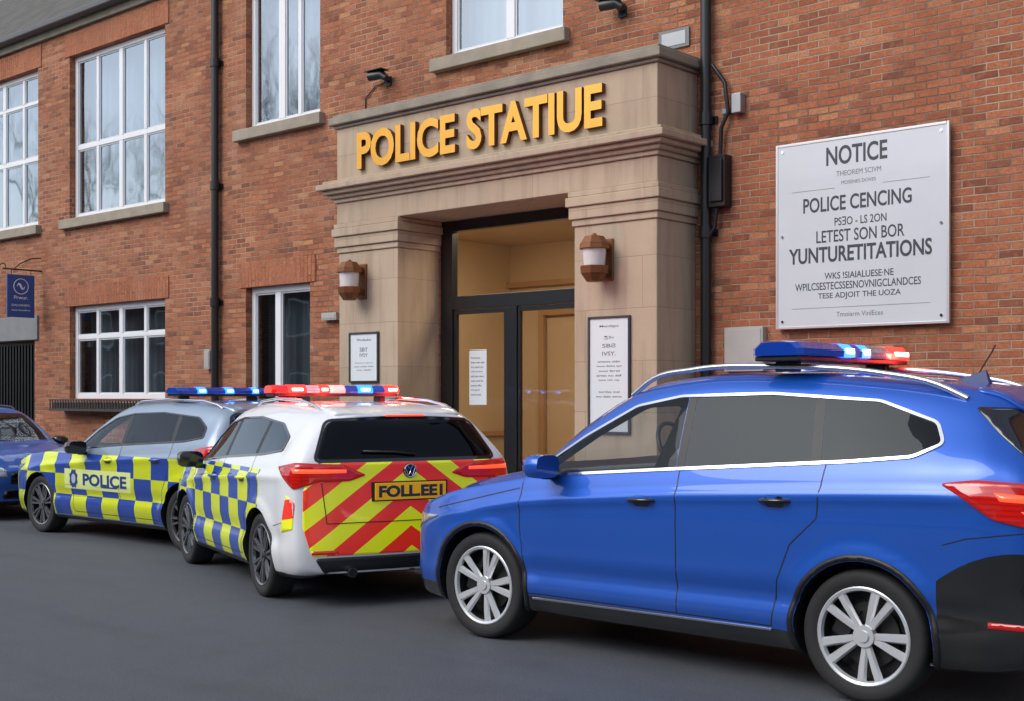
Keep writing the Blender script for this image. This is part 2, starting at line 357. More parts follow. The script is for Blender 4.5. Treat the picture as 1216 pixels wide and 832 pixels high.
while x<-21.0: k.box(x,x+.035,11.08,11.115,.12,2.5); x+=.11
k.box(-23.5,-20.95,11.115,11.14,.6,.66); k.box(-23.5,-20.95,11.115,11.14,2.2,2.26); k.obj('gate_bar',BLACKI,o1)
k=Bx(); k.box(-23.7,-20.8,10.96,11.02,2.575,3.0); k.obj('gateway_lintel',GREYR,BLD,bevel=.01)
k=Bx(); k.box(-19.95,-16.5,10.72,10.999,1.36,1.40); k.box(-19.95,-16.5,10.72,10.74,1.53,1.555); 
x=-19.93
while x<-16.5: k.box(x,x+.02,10.722,10.738,1.40,1.53); x+=.085
k.box(-19.95,-16.5,10.80,10.998,1.40,1.50)
k.obj('window_ledge',simple('ledge_dark',(.06,.05,.05),.8,var=.5),BLD)
def pipe(xc,z0,z1,joints):
    k=Bx(); k.tube([(xc,10.92,z0),(xc,10.92,z1)],.055,14)
    for j in joints: k.tube([(xc,10.92,j),(xc,10.92,j+.12)],.072,14); k.box(xc-.1,xc+.1,10.975,10.998,j+.02,j+.09)
    o=k.obj('drain_pipe',BLACKI,BLD); autosmooth(o)
pipe(-15.5,.1,7.8,[1.2,2.9,4.6,6.4]); pipe(-7.06,.1,7.8,[1.6,3.2,4.35,5.9])
k=Bx(); k.box(-6.99,-6.80,10.86,10.998,3.5,4.02); k.box(-6.97,-6.82,10.83,10.86,3.55,3.97)
k.tube([(-6.9,10.94,4.02),(-6.88,10.93,4.3),(-6.80,10.93,4.45),(-6.84,10.93,4.75),(-6.98,10.92,4.95)],.022)
k.tube([(-6.93,10.92,3.5),(-6.95,10.92,3.3),(-7.03,10.9,3.2)],.02)
k.obj('junction_box',BLACKI,BLD,bevel=.01)
k=Bx(); k.tube([(-12.3,10.985,5.0),(-12.29,10.985,5.45),(-12.1,10.985,5.58),(-11.9,10.985,5.6)],.008,6); k.obj('cable',BLACKI,BLD,smooth=True)
k=Bx(); k.box(-7.68,-7.3,10.975,10.999,5.22,5.42); k.box(-7.64,-7.34,10.97,10.975,5.25,5.39,1); k.obj('wall_plate',[GREYR,GREYM],BLD,bevel=.004)
MBX=simple('meter_box_paint',(.42,.42,.40),.5,var=.4)
for (xa,xb,za,zb) in ((-15.78,-15.64,2.0,2.28),(-6.84,-6.4,1.85,2.28),(-13.1,-12.8,2.6,2.7)):
    k=Bx(); k.box(xa,xb,10.92,10.999,za,zb); k.box(xa+.02,xb-.02,10.912,10.92,za+.02,zb-.02); k.obj('meter_box',MBX,BLD,bevel=.008)
def seccam(x,z,label):
    r=empty('security_camera',(x,11,z),label,'security camera','cameras fixed to the wall')
    k=Bx(); k.box(x-.05,x+.05,10.975,10.999,z-.06,z+.06); k.tube([(x,10.98,z),(x,10.86,z+.03)],.018); k.obj('bracket',BLACKI,r,bevel=.004)
    k=Bx(); k.tube([(x+.10,10.86,z+.0),(x+.02,10.85,z+.06),(x-.16,10.80,z+.05)],[.04,.06,.055],12); o=k.obj('housing',simple('camera_black',(.02,.022,.025),.4),r); autosmooth(o)
    k=Bx(); k.box(x-.20,x+.10,10.75,10.90,z+.105,z+.12); k.obj('hood',BLACKI,r,bevel=.005)
seccam(-8.16,5.74,'small black security camera bracketed above the portico'); seccam(-11.86,5.60,'small black security camera bracketed above the portico')
r=empty('floodlight_bracket',(-6.71,11,4.5),'small grey metal bracket box on brick wall','bracket')
k=Bx(); k.box(-6.75,-6.64,10.90,10.999,4.42,4.62); k.box(-6.90,-6.75,10.96,10.985,4.44,4.50); k.obj('bracket',GREYM,r,bevel=.01)
def walllamp(x,z):
    r=empty('wall_lamp',(x,FY,z),'copper bracket lantern with white glass on stone pier','wall lamp','lanterns flanking the entrance')
    k=Bx(); k.box(x-.06,x+.10,FY-.005,FY+.019,z-.03,z+.40); k.box(x-.01,x+.06,FY-.12,FY-.005,z+.03,z+.09); k.box(x-.01,x+.06,FY-.12,FY-.005,z+.30,z+.36); k.obj('back_plate',COPPER,r,bevel=.008)
    def fr(z0,z1,r0,r1,n=8):
        V=[];F=[]
        for zz,rr in ((z0,r0),(z1,r1)):
            for i in range(n):
                a=2*math.pi*(i+.5)/n; V.append((x-.0+rr*math.cos(a),FY-.18+rr*math.sin(a),zz))
        for i in range(n): F.append((i,(i+1)%n,n+(i+1)%n,n+i))
        F.append(tuple(range(n))[::-1]); F.append(tuple(range(n,2*n))); return V,F
    k=Bx(); k.add(*fr(z+.33,z+.41,.155,.10)); k.add(*fr(z+.28,z+.33,.16,.155)); k.add(*fr(z+.41,z+.44,.04,.02)); k.obj('lamp_cap',COPPER,r,bevel=.006)
    k=Bx(); k.add(*fr(z-.05,z+.03,.08,.135)); k.add(*fr(z+.03,z+.11,.14,.15)); k.obj('lamp_base',COPPER,r,bevel=.006)
    V,F=fr(z+.11,z+.28,.110,.124,16); o=mk('lamp_glass',V,F,MILK,r); autosmooth(o)
walllamp(-11.60,2.80); walllamp(-7.86,2.80)
def framed(x0,x1,z0,z1,lines,label):
    r=empty('notice_board',((x0+x1)/2,FY,z0),label,'notice board')
    y=FY+.019
    k=Bx(); f=.022
    k.box(x0,x0+f,y-.03,y,z0,z1); k.box(x1-f,x1,y-.03,y,z0,z1); k.box(x0+f,x1-f,y-.03,y,z0,z0+f); k.box(x0+f,x1-f,y-.03,y,z1-f,z1); k.obj('frame',simple('dark_frame',(.04,.045,.05),.4),r,bevel=.003)
    k=Bx(); k.box(x0+f,x1-f,y-.015,y,z0+f,z1-f); k.obj('panel',PAPER,r)
    w=x1-x0; h=z1-z0
    for s,cx,ww,zt,hh in lines: text('text',s,(x0+w*(cx-ww/2),y-.0155,z0+h*zt),X,Z,w*ww,h*hh,INKG,r,depth=.001,bold=.01)
framed(-11.81,-11.28,1.77,2.37,[("Wodaelxs",.5,.5,.82,.05),("SBY",.5,.28,.62,.07),("IVSY",.5,.28,.52,.07),("lorem ipco",.5,.6,.38,.03),("sen cido fels",.5,.66,.31,.03),("onr dalis",.5,.5,.24,.03)],'small framed white notice on stone pier')
framed(-8.08,-7.545,1.22,2.41,[("Matdijps",.5,.45,.90,.025),("Ʒ3v",.5,.24,.80,.03),("SBƧ",.5,.32,.73,.035),("IVSY.",.5,.32,.67,.035),("wrenne oldar",.5,.55,.61,.018),("trane deliso ape",.5,.6,.57,.018),("onsi farel",.5,.5,.53,.018),("sirten wo dalf",.5,.6,.49,.018),("cane ulti rep",.5,.5,.45,.018),("tordes inal",.5,.5,.35,.018),("mo dalin serce",.5,.6,.31,.018)],'tall framed white notice on stone pier')
r=empty('paper_notice',(-10.34,11,1.5),'white paper notice stuck on the glass door','notice')
k=Bx(); k.box(-10.48,-10.2,11.030,11.034,1.50,2.15); k.obj('sheet',PAPER,r)
for i in range(9): text('text',["Notice","lrem ode calis","tre sandi mo","ode prenta","cal ime dors","wen tard ilo","serna dilo","ote gard","mel anti"][i],(-10.45,11.0295,2.05-.055*i),X,Z,[.15,.22,.2,.19,.21,.2,.17,.14,.16][i],.025,INKG,r,depth=.001)
# big notice sign
SX0,SX1,SZ0,SZ1=-6.256,-4.53,2.245,4.03; SYF=10.93
NS=empty('notice_sign',((SX0+SX1)/2,11,SZ0),'large white enamel notice sign screwed to brick wall','sign')
k=Bx(); k.box(SX0,SX1,SYF,SYF+.035,SZ0,SZ1); k.obj('sign_panel',SIGNW,NS,bevel=.01)
k=Bx(); t=.022
k.box(SX0-.004,SX0+t,SYF-.006,SYF+.03,SZ0-.004,SZ1+.004); k.box(SX1-t,SX1+.004,SYF-.006,SYF+.03,SZ0-.004,SZ1+.004); k.box(SX0+t,SX1-t,SYF-.006,SYF+.03,SZ0-.004,SZ0+t); k.box(SX0+t,SX1-t,SYF-.006,SYF+.03,SZ1-t,SZ1+.004); k.obj('sign_frame',simple('brushed_aluminium',(.55,.56,.58),.35,metal=.7),NS,bevel=.004)
for sx in (SX0+.07,SX1-.07):
    for sz in (SZ0+.07,SZ1-.07,(SZ0+SZ1)/2): 
        k=Bx(); k.tube([(sx,SYF+.0,sz),(sx,SYF-.008,sz)],.014,10); k.obj('bolt',CHROME,NS)
for sx in (SX0+.25,SX1-.25):
    for sz in (SZ0+.3,SZ1-.3): k=Bx(); k.box(sx-.05,sx+.05,SYF+.036,10.998,sz-.05,sz+.05); k.obj('stand_off',GREYM,NS)
w=SX1-SX0; h=SZ1-SZ0
for s,a,b,t0,t1,bo,mt in [("NOTICE",.31,.665,.145,.045,.02,INK),("THEOREM SCIVM",.37,.63,.205,.178,.0,INKG),("MOSENES DOVES",.40,.60,.25,.232,.0,INKG),
  ("POLICE CENCING",.17,.80,.385,.305,.018,INK),("PSƎO - LS 2ON",.36,.66,.465,.42,.008,INK),("LETEST SON BOR",.25,.76,.55,.485,.01,INK),
  ("YUNTURETITATIONS",.08,.91,.655,.57,.024,INK),("WKS !SIAIALUESE·NE",.30,.70,.745,.71,.008,INK),("WPILCSESTECSSESNOVNIGCLANDCES",.12,.85,.80,.76,.008,INK),("TESE ADJOIT THE UOZA",.26,.74,.855,.817,.008,INK),("Tmoiarm VinlEces",.37,.64,.945,.92,.0,INKG)]:
    text('text',s,(SX0+w*a,SYF-.0005,SZ1-h*t0),X,Z,w*(b-a),h*(t0-t1),mt,NS,depth=.001,bold=bo)
for a,b,t0 in ((.10,.36,.265),(.64,.90,.265),(.10,.90,.895)): k=Bx(); k.box(SX0+w*a,SX0+w*b,SYF-.0015,SYF-.0003,SZ1-h*t0-.002,SZ1-h*t0+.002); k.obj('rule_line',INKG,NS)
# hanging sign
HS=empty('hanging_sign',(-20.7,11,2.95),'blue hanging sign on black scroll bracket','sign')
k=Bx(); k.box(-20.72,-20.69,10.37,10.86,2.94,3.67); k.obj('board',BLUEB,HS,bevel=.004)
k=Bx(); k.tube([(-20.705,10.999,3.76),(-20.705,10.3,3.76)],.014); k.tube([(-20.705,10.98,3.98),(-20.705,10.8,3.96),(-20.705,10.6,3.86),(-20.705,10.5,3.77)],.01); k.tube([(-20.705,10.45,3.67),(-20.705,10.45,3.76)],.006); k.tube([(-20.705,10.8,3.67),(-20.705,10.8,3.76)],.006)
k.tube([(-20.705,10.30+.05*math.cos(a),3.80+.05*math.sin(a)) for a in [i*.5-1.6 for i in range(10)]],.009,8); k.obj('bracket',BLACKI,HS,smooth=True)
text('text',"Prwur.",(-20.6895,10.49,3.25),Y,Z,.25,.06,WHITEP,HS,depth=.001,bold=.01)
text('text',"DALOINEPC",(-20.6895,10.45,3.13),Y,Z,.33,.035,WHITEP,HS,depth=.001)
text('text',"neo lonsfiris",(-20.6895,10.45,3.05),Y,Z,.33,.03,WHITEP,HS,depth=.001)
k=Bx(); k.tube([(-20.689,10.615+.13*math.cos(a),3.47+.13*math.sin(a)) for a in [math.pi*2*i/30 for i in range(31)]],.007,6,caps=False)
k.tube([(-20.689,10.545+.14*u,3.47+.045*math.sin(u*6.3)) for u in [i/12 for i in range(13)]],[.004+.016*math.sin(math.pi*i/12) for i in range(13)],6); k.obj('emblem_swirl',WHITEP,HS)
# ------------------------------------------------------------------ CARS
def lens(name,col,es=0,ecol=None,fr_=38.):
    g=G(name); o=g.obj(); x,y,z=g.xyz(o)
    st=g.math('FRACT',g.math('MULTIPLY',z,fr_)); st2=g.math('FRACT',g.math('MULTIPLY',y,14.)); f=g.math('MULTIPLY',g.math('MAXIMUM',g.math('GREATER_THAN',st,.6),g.math('GREATER_THAN',st2,.85)),.5)
    c=g.mix(f,col,tuple(v*.3 for v in col))
    kw=dict(Base_Color=c,Roughness=.12,Coat_Weight=1.,Coat_Roughness=.02)
    if es: kw['Emission_Color']=ecol or col; kw['Emission_Strength']=es
    g.pbr(**kw); return g.m
TAILR=lens('tail_lens_red',(.42,.005,.005),.18,(1,.02,.01)); HEADL=simple('headlight_lens',(.45,.48,.52),.08,metal=.5,coat=1)
TAILL=simple('tail_lens_lit',(.8,.05,.02),.2,coat=1,emit=(1,.07,.02),es=1.6)
BEB=lens('beacon_blue',(.005,.05,.34),.12,(.01,.12,1)); BEBL=simple('beacon_blue_lit',(.0,.02,.2),.3,emit=(.008,.08,1),es=9)
BER=lens('beacon_red',(.45,.004,.004),.9,(1,.01,.008)); BERL=simple('beacon_red_lit',(.3,.0,.0),.3,emit=(1,.009,.007),es=12)
BEW=lens('beacon_clear',(.40,.46,.56)); BEPK=simple('beacon_pink_lit',(1,.5,.5),.3,emit=(1,.10,.09),es=3)
BECORE=simple('beacon_led_core',(1,1,1),.3,emit=(.35,.6,1),es=12); BERCORE=simple('beacon_led_core_red',(1,1,1),.3,emit=(1,.35,.30),es=12)
SEAT=simple('seat_fabric',(.10,.10,.108),.85,bump=.2,bscale=150)
YPL=simple('yellow_plate_glow',(.95,.50,.006),.4,emit=(1,.45,.0),es=.14)  # faint glow added so the plates stay bright in shade
def paint(name,base,metal=.0,lower=.30,rear=None,checker=None,cols=((.006,.06,.40),(.74,.84,.002)),gloss=.42):
    g=G(name); o=g.obj(); x,y,z=g.xyz(o); nrm=g.n('ShaderNodeTexCoord').outputs['Normal']; nx,ny,nz=g.xyz(nrm)
    col=base
    if checker:
        bw,bh,z0,z1,x0,x1,sh=checker
        ix=g.math('FLOOR',g.math('DIVIDE',g.math('ADD',x,sh),bw)); iz=g.math('FLOOR',g.math('DIVIDE',g.math('SUBTRACT',z,z0),bh))
        ck=g.math('FLOORED_MODULO',g.math('ADD',ix,iz),2.)
        cc=g.mix(ck,cols[0],cols[1])
        m=g.math('MULTIPLY',g.math('GREATER_THAN',z,z0),g.math('LESS_THAN',z,z1)); m=g.math('MULTIPLY',m,g.math('MULTIPLY',g.math('GREATER_THAN',x,x0),g.math('LESS_THAN',x,x1)))
        m=g.math('MULTIPLY',m,g.math('GREATER_THAN',g.math('ABSOLUTE',ny),.45)); col=g.mix(m,col,cc)
    blk=g.math('LESS_THAN',z,lower)
    if rear:
        dx=g.math('MAXIMUM',g.math('SUBTRACT',rear[1],x),0.)
        lim=g.math('SUBTRACT',rear[2],g.math('MULTIPLY',g.math('MULTIPLY',dx,dx),rear[3]))
        blk=g.math('MAXIMUM',blk,g.math('MULTIPLY',g.math('GREATER_THAN',x,rear[0]),g.math('LESS_THAN',z,lim)))
    col=g.mix(blk,col,(.008,.009,.011))
    dust=g.math('MULTIPLY',g.math('SUBTRACT',1.,g.math('MINIMUM',g.math('DIVIDE',z,.7),1.)),g.noise(o,6,5)); col=g.mix(g.math('MULTIPLY',dust,.3),col,(.16,.15,.14))
    g.pbr(Base_Color=col,Roughness=g.mixf(blk,.42,gloss),Metallic=g.mixf(blk,metal,0.),Coat_Weight=g.mixf(blk,.9,.7 if gloss<.4 else .1),Coat_Roughness=.015)
    return g.m
def herm(C,t,s):
    n=len(t); h=np.diff(t); d=(C[1:]-C[:-1])/h.reshape(-1,*([1]*(C.ndim-1)))
    m=np.zeros_like(C); m[0]=d[0]; m[-1]=d[-1]
    for i in range(1,n-1): m[i]=(h[i]*d[i-1]+h[i-1]*d[i])/(h[i]+h[i-1])
    out=[]
    for v in s:
        i=min(max(np.searchsorted(t,v,side='right')-1,0),n-2); u=(v-t[i])/h[i]
        out.append((2*u**3-3*u*u+1)*C[i]+(u**3-2*u*u+u)*h[i]*m[i]+(-2*u**3+3*u*u)*C[i+1]+(u**3-u*u)*h[i]*m[i+1])
    return np.array(out)
def sampl(t,i0,i1,sp):
    s=[]
    for i in range(i0,i1):
        n=max(1,math.ceil((t[i+1]-t[i])/sp)); s+=[t[i]+(t[i+1]-t[i])*k/n for k in range(n)]
    return s+[t[i1]]
def rows(st):
    xs,xb,xt,W,ye,zb,zl,ze,zc=st; L=lambda a,b,f:a+(b-a)*f
    return [(xs,0,zb),(xs,.6*W,zb+.004),(xs,.93*W,zb+.02),(xs,.985*W,zb+.13),(L(xs,xb,.5),W,zb+.48*(zl-zb)),(xb,.99*W,zl-.11),(xb,.955*W,zl),
            (L(xb,xt,.55),L(.955*W,ye,.54)+.012,L(zl,ze,.55)),(xt,ye,ze),(xt,ye*.88,L(ze,zc,.62)),(xt,ye*.45,zc-.008),(xt,0,zc)]
def boolean(a,b,op):
    m=a.modifiers.new('x','BOOLEAN'); m.operation=op; m.object=b; m.solver='EXACT'
    dg=bpy.context.evaluated_depsgraph_get(); me=bpy.data.meshes.new_from_object(a.evaluated_get(dg))
    a.modifiers.clear(); old=a.data; a.data=me; bpy.data.meshes.remove(old); bpy.data.objects.remove(b)
def rnd(poly,r,n=4):
    out=[]; N=len(poly)
    for i in range(N):
        p0=Vector(poly[i-1]);p=Vector(poly[i]);p1=Vector(poly[(i+1)%N]); a=(p0-p); b=(p1-p); ra=min(r,a.length*.45); rb=min(r,b.length*.45)
        A=p+a.normalized()*ra; B=p+b.normalized()*rb
        for k in range(n+1):
            u=k/n; out.append(tuple(A*(1-u)**2+p*2*u*(1-u)+B*u*u))
    return out
def clip(poly,nx,nz,c):
    out=[]; f=lambda p:nx*p[0]+nz*p[1]-c
    for i in range(len(poly)):
        a=poly[i-1]; b=poly[i]; fa=f(a); fb=f(b)
        if (fa<=0)!=(fb<=0):
            u=fa/(fa-fb); out.append((a[0]+(b[0]-a[0])*u,a[1]+(b[1]-a[1])*u))
        if fb<=0: out.append(b)
    return out
def inset(poly,f):
    c=[sum(p[i] for p in poly)/len(poly) for i in (0,1)]; return [(c[0]+(p[0]-c[0])*f,c[1]+(p[1]-c[1])*f) for p in poly]
def frame(d):
    d=Vector(d).normalized(); r=d.cross(Vector((0,0,1))).normalized(); return r,r.cross(d).normalized(),d
FL=frame((0,1,0)); FR_=frame((-1,0,0)); FF=frame((1,0,0)); FRL=frame((-1,1,0)); FFL=frame((1,1,0)); FW=frame((1,0,-.55)); FT=(Vector((1,0,0)),Vector((0,1,0)),Vector((0,0,-1)))
FRIGHT=(Vector((1,0,0)),Vector((0,0,1)),Vector((0,-1,0)))
class Car:
    def __init__(s,label,cat,stations,L,wheels,wr,pm,xmap=None,hollow=None,group='cars parked along the kerb'):
        s.root=empty('car',(0,0,0),label,cat,group); s.L=L; s.wheels=wheels; s.wr=wr
        s.xm=(lambda x:float(np.interp(x,xmap[0],xmap[1]))) if xmap else (lambda x:x)
        st=[]
        for q in stations: q=list(q); q[0]=s.xm(q[0]);q[1]=s.xm(q[1]);q[2]=s.xm(q[2]); st.append(q)
        R=[np.array(rows(q)) for q in st]
        def cap(R0,sc,dx):
            c=R0.copy(); c[:,1]*=sc; c[:,0]+=dx; return c
        f0=R[0]; r0=R[-1]
        seq=[cap(f0,-.55,-.05),cap(f0,0,-.065),cap(f0,.55,-.05)]+R+[cap(r0,.88,.03),cap(r0,.5,.055),cap(r0,0,.07),cap(r0,-.5,.055)]
        C=np.array(seq); 
        g0=C[:,1:2].copy(); g0[:,:,1]*=-1; g1=C[:,-2:-1].copy(); g1[:,:,1]*=-1
        C=np.concatenate([g0,C,g1],axis=1)
        ts=np.concatenate([[0],np.cumsum(np.linalg.norm(C[1:]-C[:-1],axis=2).mean(1)+1e-4)])
        D=C.transpose(1,0,2); tr=np.concatenate([[0],np.cumsum(np.linalg.norm(D[1:]-D[:-1],axis=2).mean(1)+1e-4)])
        A=herm(C,ts,sampl(ts,1,len(ts)-2,.04)); A=herm(A.transpose(1,0,2),tr,sampl(tr,1,len(tr)-2,.028)).transpose(1,0,2)
        A[0,:,1]=0;A[-1,:,1]=0;A[:,0,1]=0;A[:,-1,1]=0; A[:,:,1]=np.maximum(A[:,:,1],0)
        beltz=np.interp(A[:,:,0],[q[1] for q in st],[q[6] for q in st])
        side=(A[:,:,1]>.62)
        for wx in wheels:
            d=np.hypot(A[:,:,0]-wx,A[:,:,2]-wr); fl=np.clip((wr+.16-d)/.10,0,1); A[:,:,1]+=np.where(side,.016*fl*fl*(3-2*fl),0)
        fx=np.clip((A[:,:,0]-.3)/.5,0,1)*np.clip((L-.15-A[:,:,0])/.4,0,1)
        A[:,:,1]+=np.where(side,.020*fx*np.clip(1-np.abs(A[:,:,2]-(beltz-.14))/.05,0,1),0)
        A[:,:,1]-=np.where(side,.026*fx*np.clip(1-np.abs(A[:,:,2]-(.47+.05*A[:,:,0]/L))/.10,0,1),0)
        ns,nr,_=A.shape; V=A.reshape(-1,3); V2=V*np.array([1,-1,1]); F=[]
        for i in range(ns-1):
            for j in range(nr-1):
                a=i*nr+j; F.append((a,a+1,a+nr+1,a+nr)); o=ns*nr; F.append((o+a,o+a+nr,o+a+nr+1,o+a+1))
        bm=bmesh.new(); vs=[bm.verts.new(v) for v in np.concatenate([V,V2])]
        for f in F: bm.faces.new([vs[i] for i in f])
        bmesh.ops.remove_doubles(bm,verts=bm.verts,dist=2e-4); bmesh.ops.recalc_face_normals(bm,faces=bm.faces)
        bmesh.ops.dissolve_degenerate(bm,dist=1e-5,edges=bm.edges); bmesh.ops.triangulate(bm,faces=[f for f in bm.faces if len(f.verts)>4])
        base=bpy.data.meshes.new('body'); 
        bm2=bm.copy(); bmesh.ops.triangulate(bm2,faces=bm2.faces); bm2.normal_update(); bm2.verts.ensure_lookup_table()
        s.tv=[v.co.copy() for v in bm2.verts]; s.tn=[v.normal.copy() for v in bm2.verts]; s.tf=[tuple(v.index for v in f.verts) for f in bm2.faces]
        bm2.free(); s.bvh=BVHTree.FromPolygons(s.tv,s.tf)
        for f in bm.faces: f.smooth=True
        bm.to_mesh(base)
        base.materials.append(pm); base.materials.append(BLACKP)
        s.body=link(bpy.data.objects.new('body',base)); adopt(s.body,s.root)
        bm.normal_update(); off=[(v,v.co-v.normal*.045) for v in bm.verts]
        for v,c in off: v.co=c
        vm=bpy.data.meshes.new('v'); bm.to_mesh(vm); bm.free(); vm.materials.append(pm); vm.materials.append(BLACKP); vm.polygons.foreach_set('material_index',[1]*len(vm.polygons))
        s.void=link(bpy.data.objects.new('v',vm)); s.hollow=hollow; s.cut1=Bx(); s.cut2=Bx()
        for wx in wheels:
            for sg_ in (-1,1):
                V=[];n=40;R_=wr+.035
                for yy in (.60,1.3):
                    for i in range(n): a=2*math.pi*i/n; V.append((wx+R_*math.cos(a),sg_*yy,wr+.01+R_*math.sin(a)))
                F=[(i,(i+1)%n,n+(i+1)%n,n+i) for i in range(n)]+[tuple(range(n))[::-1],tuple(range(n,2*n))]
                s.cut1.add(V,F,1)
    def hit(s,fr,a,b):
        u,v,d=fr; o=u*a+v*b-d*12; h=s.bvh.ray_cast(o,d)
        if h[0] is None:
            p=u*a+v*b; h=s.bvh.find_nearest(p+(-d*1.0))
        i=h[2]; t=s.tf[i]; n=geometry.barycentric_transform(h[0],*[s.tv[k] for k in t],*[s.tn[k] for k in t]).normalized()
        return h[0],n
    def panel(s,name,poly,fr,mat,off=.003,thick=.006,mirror=True,sp=.04,parent=None,label=None):
        P=[];N=len(poly)
        for i in range(N):
            a=Vector(poly[i]); b=Vector(poly[(i+1)%N]); n=max(1,math.ceil((b-a).length/(sp*.7)))
            P+=[a+(b-a)*k/n for k in range(n)]
        nb=len(P); x0=min(p[0] for p in P);x1=max(p[0] for p in P);z0=min(p[1] for p in P);z1=max(p[1] for p in P)
        G_=[]; a=x0+sp/2
        while a<x1:
            b=z0+sp/2
            while b<z1: G_.append(Vector((a,b))); b+=sp
            a+=sp
        def inside(p):
            c=False;j=nb-1
            for i in range(nb):
                if (P[i][1]>p[1])!=(P[j][1]>p[1]) and p[0]<(P[j][0]-P[i][0])*(p[1]-P[i][1])/(P[j][1]-P[i][1])+P[i][0]: c=not c
                j=i
            return c
        G_=[q for q in G_ if inside(q) and min((q-b).length for b in P)>sp*.35]
        r=geometry.delaunay_2d_cdt(P+G_,[],[list(range(nb))],1,1e-6)
        V=[];
        for q in r[0]:
            p,n=s.hit(fr,q[0],q[1]); V.append(p+n*off)
        F=[tuple(f) for f in r[2]]
        if not F: return
        nn=Vector((0,0,0))
        for f in F[:40]: nn+=(V[f[1]]-V[f[0]]).cross(V[f[2]]-V[f[0]])
        if nn.dot(fr[2])>0: F=[f[::-1] for f in F]
        res=[]
        for m in ((0,1) if mirror else (0,)):
            VV=V if not m else [Vector((v[0],-v[1],v[2])) for v in V]; FF_=F if not m else [f[::-1] for f in F]
            o=mk(name,VV,FF_,mat,parent or s.root,smooth=True)
            if thick: md=o.modifiers.new('s','SOLIDIFY'); md.thickness=thick; md.offset=-1
            if label: o['label']=label
            res.append(o)
        return res
    def strip(s,name,pts,fr,mat,w=.006,h=.002,mirror=True,closed=False,lift=.0005,sp=.03,parent=None):
        P=[];N=len(pts)
        for i in range(N if closed else N-1):
            a=Vector(pts[i]); b=Vector(pts[(i+1)%N]); n=max(1,math.ceil((b-a).length/sp)); P+=[a+(b-a)*k/n for k in range(n)]
        if not closed: P.append(Vector(pts[-1]))
        Q=[s.hit(fr,p[0],p[1]) for p in P]; V=[];F=[];n=len(Q)
        for i in range(n):
            p,nm=Q[i]; a=Q[(i-1)%n if closed else max(i-1,0)][0]; b=Q[(i+1)%n if closed else min(i+1,n-1)][0]; t=(b-a).normalized(); bb=nm.cross(t).normalized()
            V+=[p-bb*w/2-nm*.004,p-bb*w/2*.8+nm*(h+lift),p+bb*w/2*.8+nm*(h+lift),p+bb*w/2-nm*.004]
        for i in range(n if closed else n-1):
            j=(i+1)%n
            for k in range(3): F.append((i*4+k,j*4+k,j*4+k+1,i*4+k+1))
        for m in ((0,1) if mirror else (0,)):
            VV=V if not m else [Vector((v[0],-v[1],v[2])) for v in V]; FF_=F if m else [f[::-1] for f in F]
            o=mk(name,VV,FF_,mat,parent or s.root); autosmooth(o,50)
    def prism(s,poly,fr,d0,d1,which,mirror=True):
        u,v,d=fr; V=[u*p[0]+v*p[1]+d*dd for dd in (d0,d1) for p in poly]; n=len(poly)
        F=[(i,(i+1)%n,n+(i+1)%n,n+i) for i in range(n)]+[tuple(range(n))[::-1],tuple(range(n,2*n))]
        bm=bmesh.new(); vs=[bm.verts.new(p) for p in V]
        for f in F: bm.faces.new([vs[i] for i in f])
        bmesh.ops.recalc_face_normals(bm,faces=bm.faces); bm.verts.index_update()
        F=[tuple(x.index for x in f.verts) for f in bm.faces]; bm.free()
        which.add(V,F,1)
        if mirror: which.add([Vector((p[0],-p[1],p[2])) for p in V],[f[::-1] for f in F],1)
    def window(s,name,poly,fr,mat,mirror=True,d0=-1.6,d1=-.3,which=None):
        s.panel(name,poly,fr,mat,off=.0015,thick=0,mirror=mirror,sp=.06)
        s.prism(inset(poly,.975),fr,d0,d1,which or s.cut1,mirror)
    def finish(s):
        x0,x1,zf=s.hollow; b=Bx(); b.box(x0,x1,-1.2,1.2,zf,2.2,1); bo=b.obj('b',[BLACKP,BLACKP])
        boolean(s.void,bo,'INTERSECT'); boolean(s.body,s.void,'DIFFERENCE')
        for c in (s.cut1,s.cut2):
            o=c.obj('c',[BLACKP,BLACKP]); 
            bm=bmesh.new(); bm.from_mesh(o.data); bmesh.ops.recalc_face_normals(bm,faces=bm.faces); bm.to_mesh(o.data); bm.free()
            boolean(s.body,o,'DIFFERENCE')
        me=s.body.data; nor=[None]*len(me.loops); cache={}
        for p in me.polygons:
            p.use_smooth=True
            if p.material_index==0:
                for li in p.loop_indices:
                    vi=me.loops[li].vertex_index
                    if vi not in cache:
                        h=s.bvh.find_nearest(me.vertices[vi].co); t=s.tf[h[2]]
                        cache[vi]=geometry.barycentric_transform(h[0],*[s.tv[k] for k in t],*[s.tn[k] for k in t]).normalized()
                    nor[li]=cache[vi][:]
            else:
                for li in p.loop_indices: nor[li]=p.normal[:]
        me.normals_split_custom_set(nor)
    def add_wheels(s,style,W,mat,w=.225):
        r=s.wr
        def lathe(prof,n=56):
            V=[];F=[];m=len(prof)
            for i in range(n):
                a=2*math.pi*i/n
                for rr,yy in prof: V.append((rr*math.cos(a),yy,rr*math.sin(a)))
            for i in range(n):
                for j in range(m-1): F.append((i*m+j,((i+1)%n)*m+j,((i+1)%n)*m+j+1,i*m+j+1))
            return V,F
        R=r*.735
        V,F=lathe([(R-.004,.03),(R,.012),(R+.02,.002),(r*.90,-.004),(r*.965,.006),(r-.003,.028),(r,.055),(r,.10),(r-.008,.105),(r,.11),(r,w-.055),(r*.965,w-.006),(r*.9,w),(R,w-.01)])
        ty=mk('tyre',V,F,RUBBER); autosmooth(ty,50)
        V,F=lathe([(R+.003,.008),(R-.004,.003),(R-.018,.008),(R-.024,.03)]); k=Bx(); k.add(V,F)
        ns=5 if style=='twin' else 7
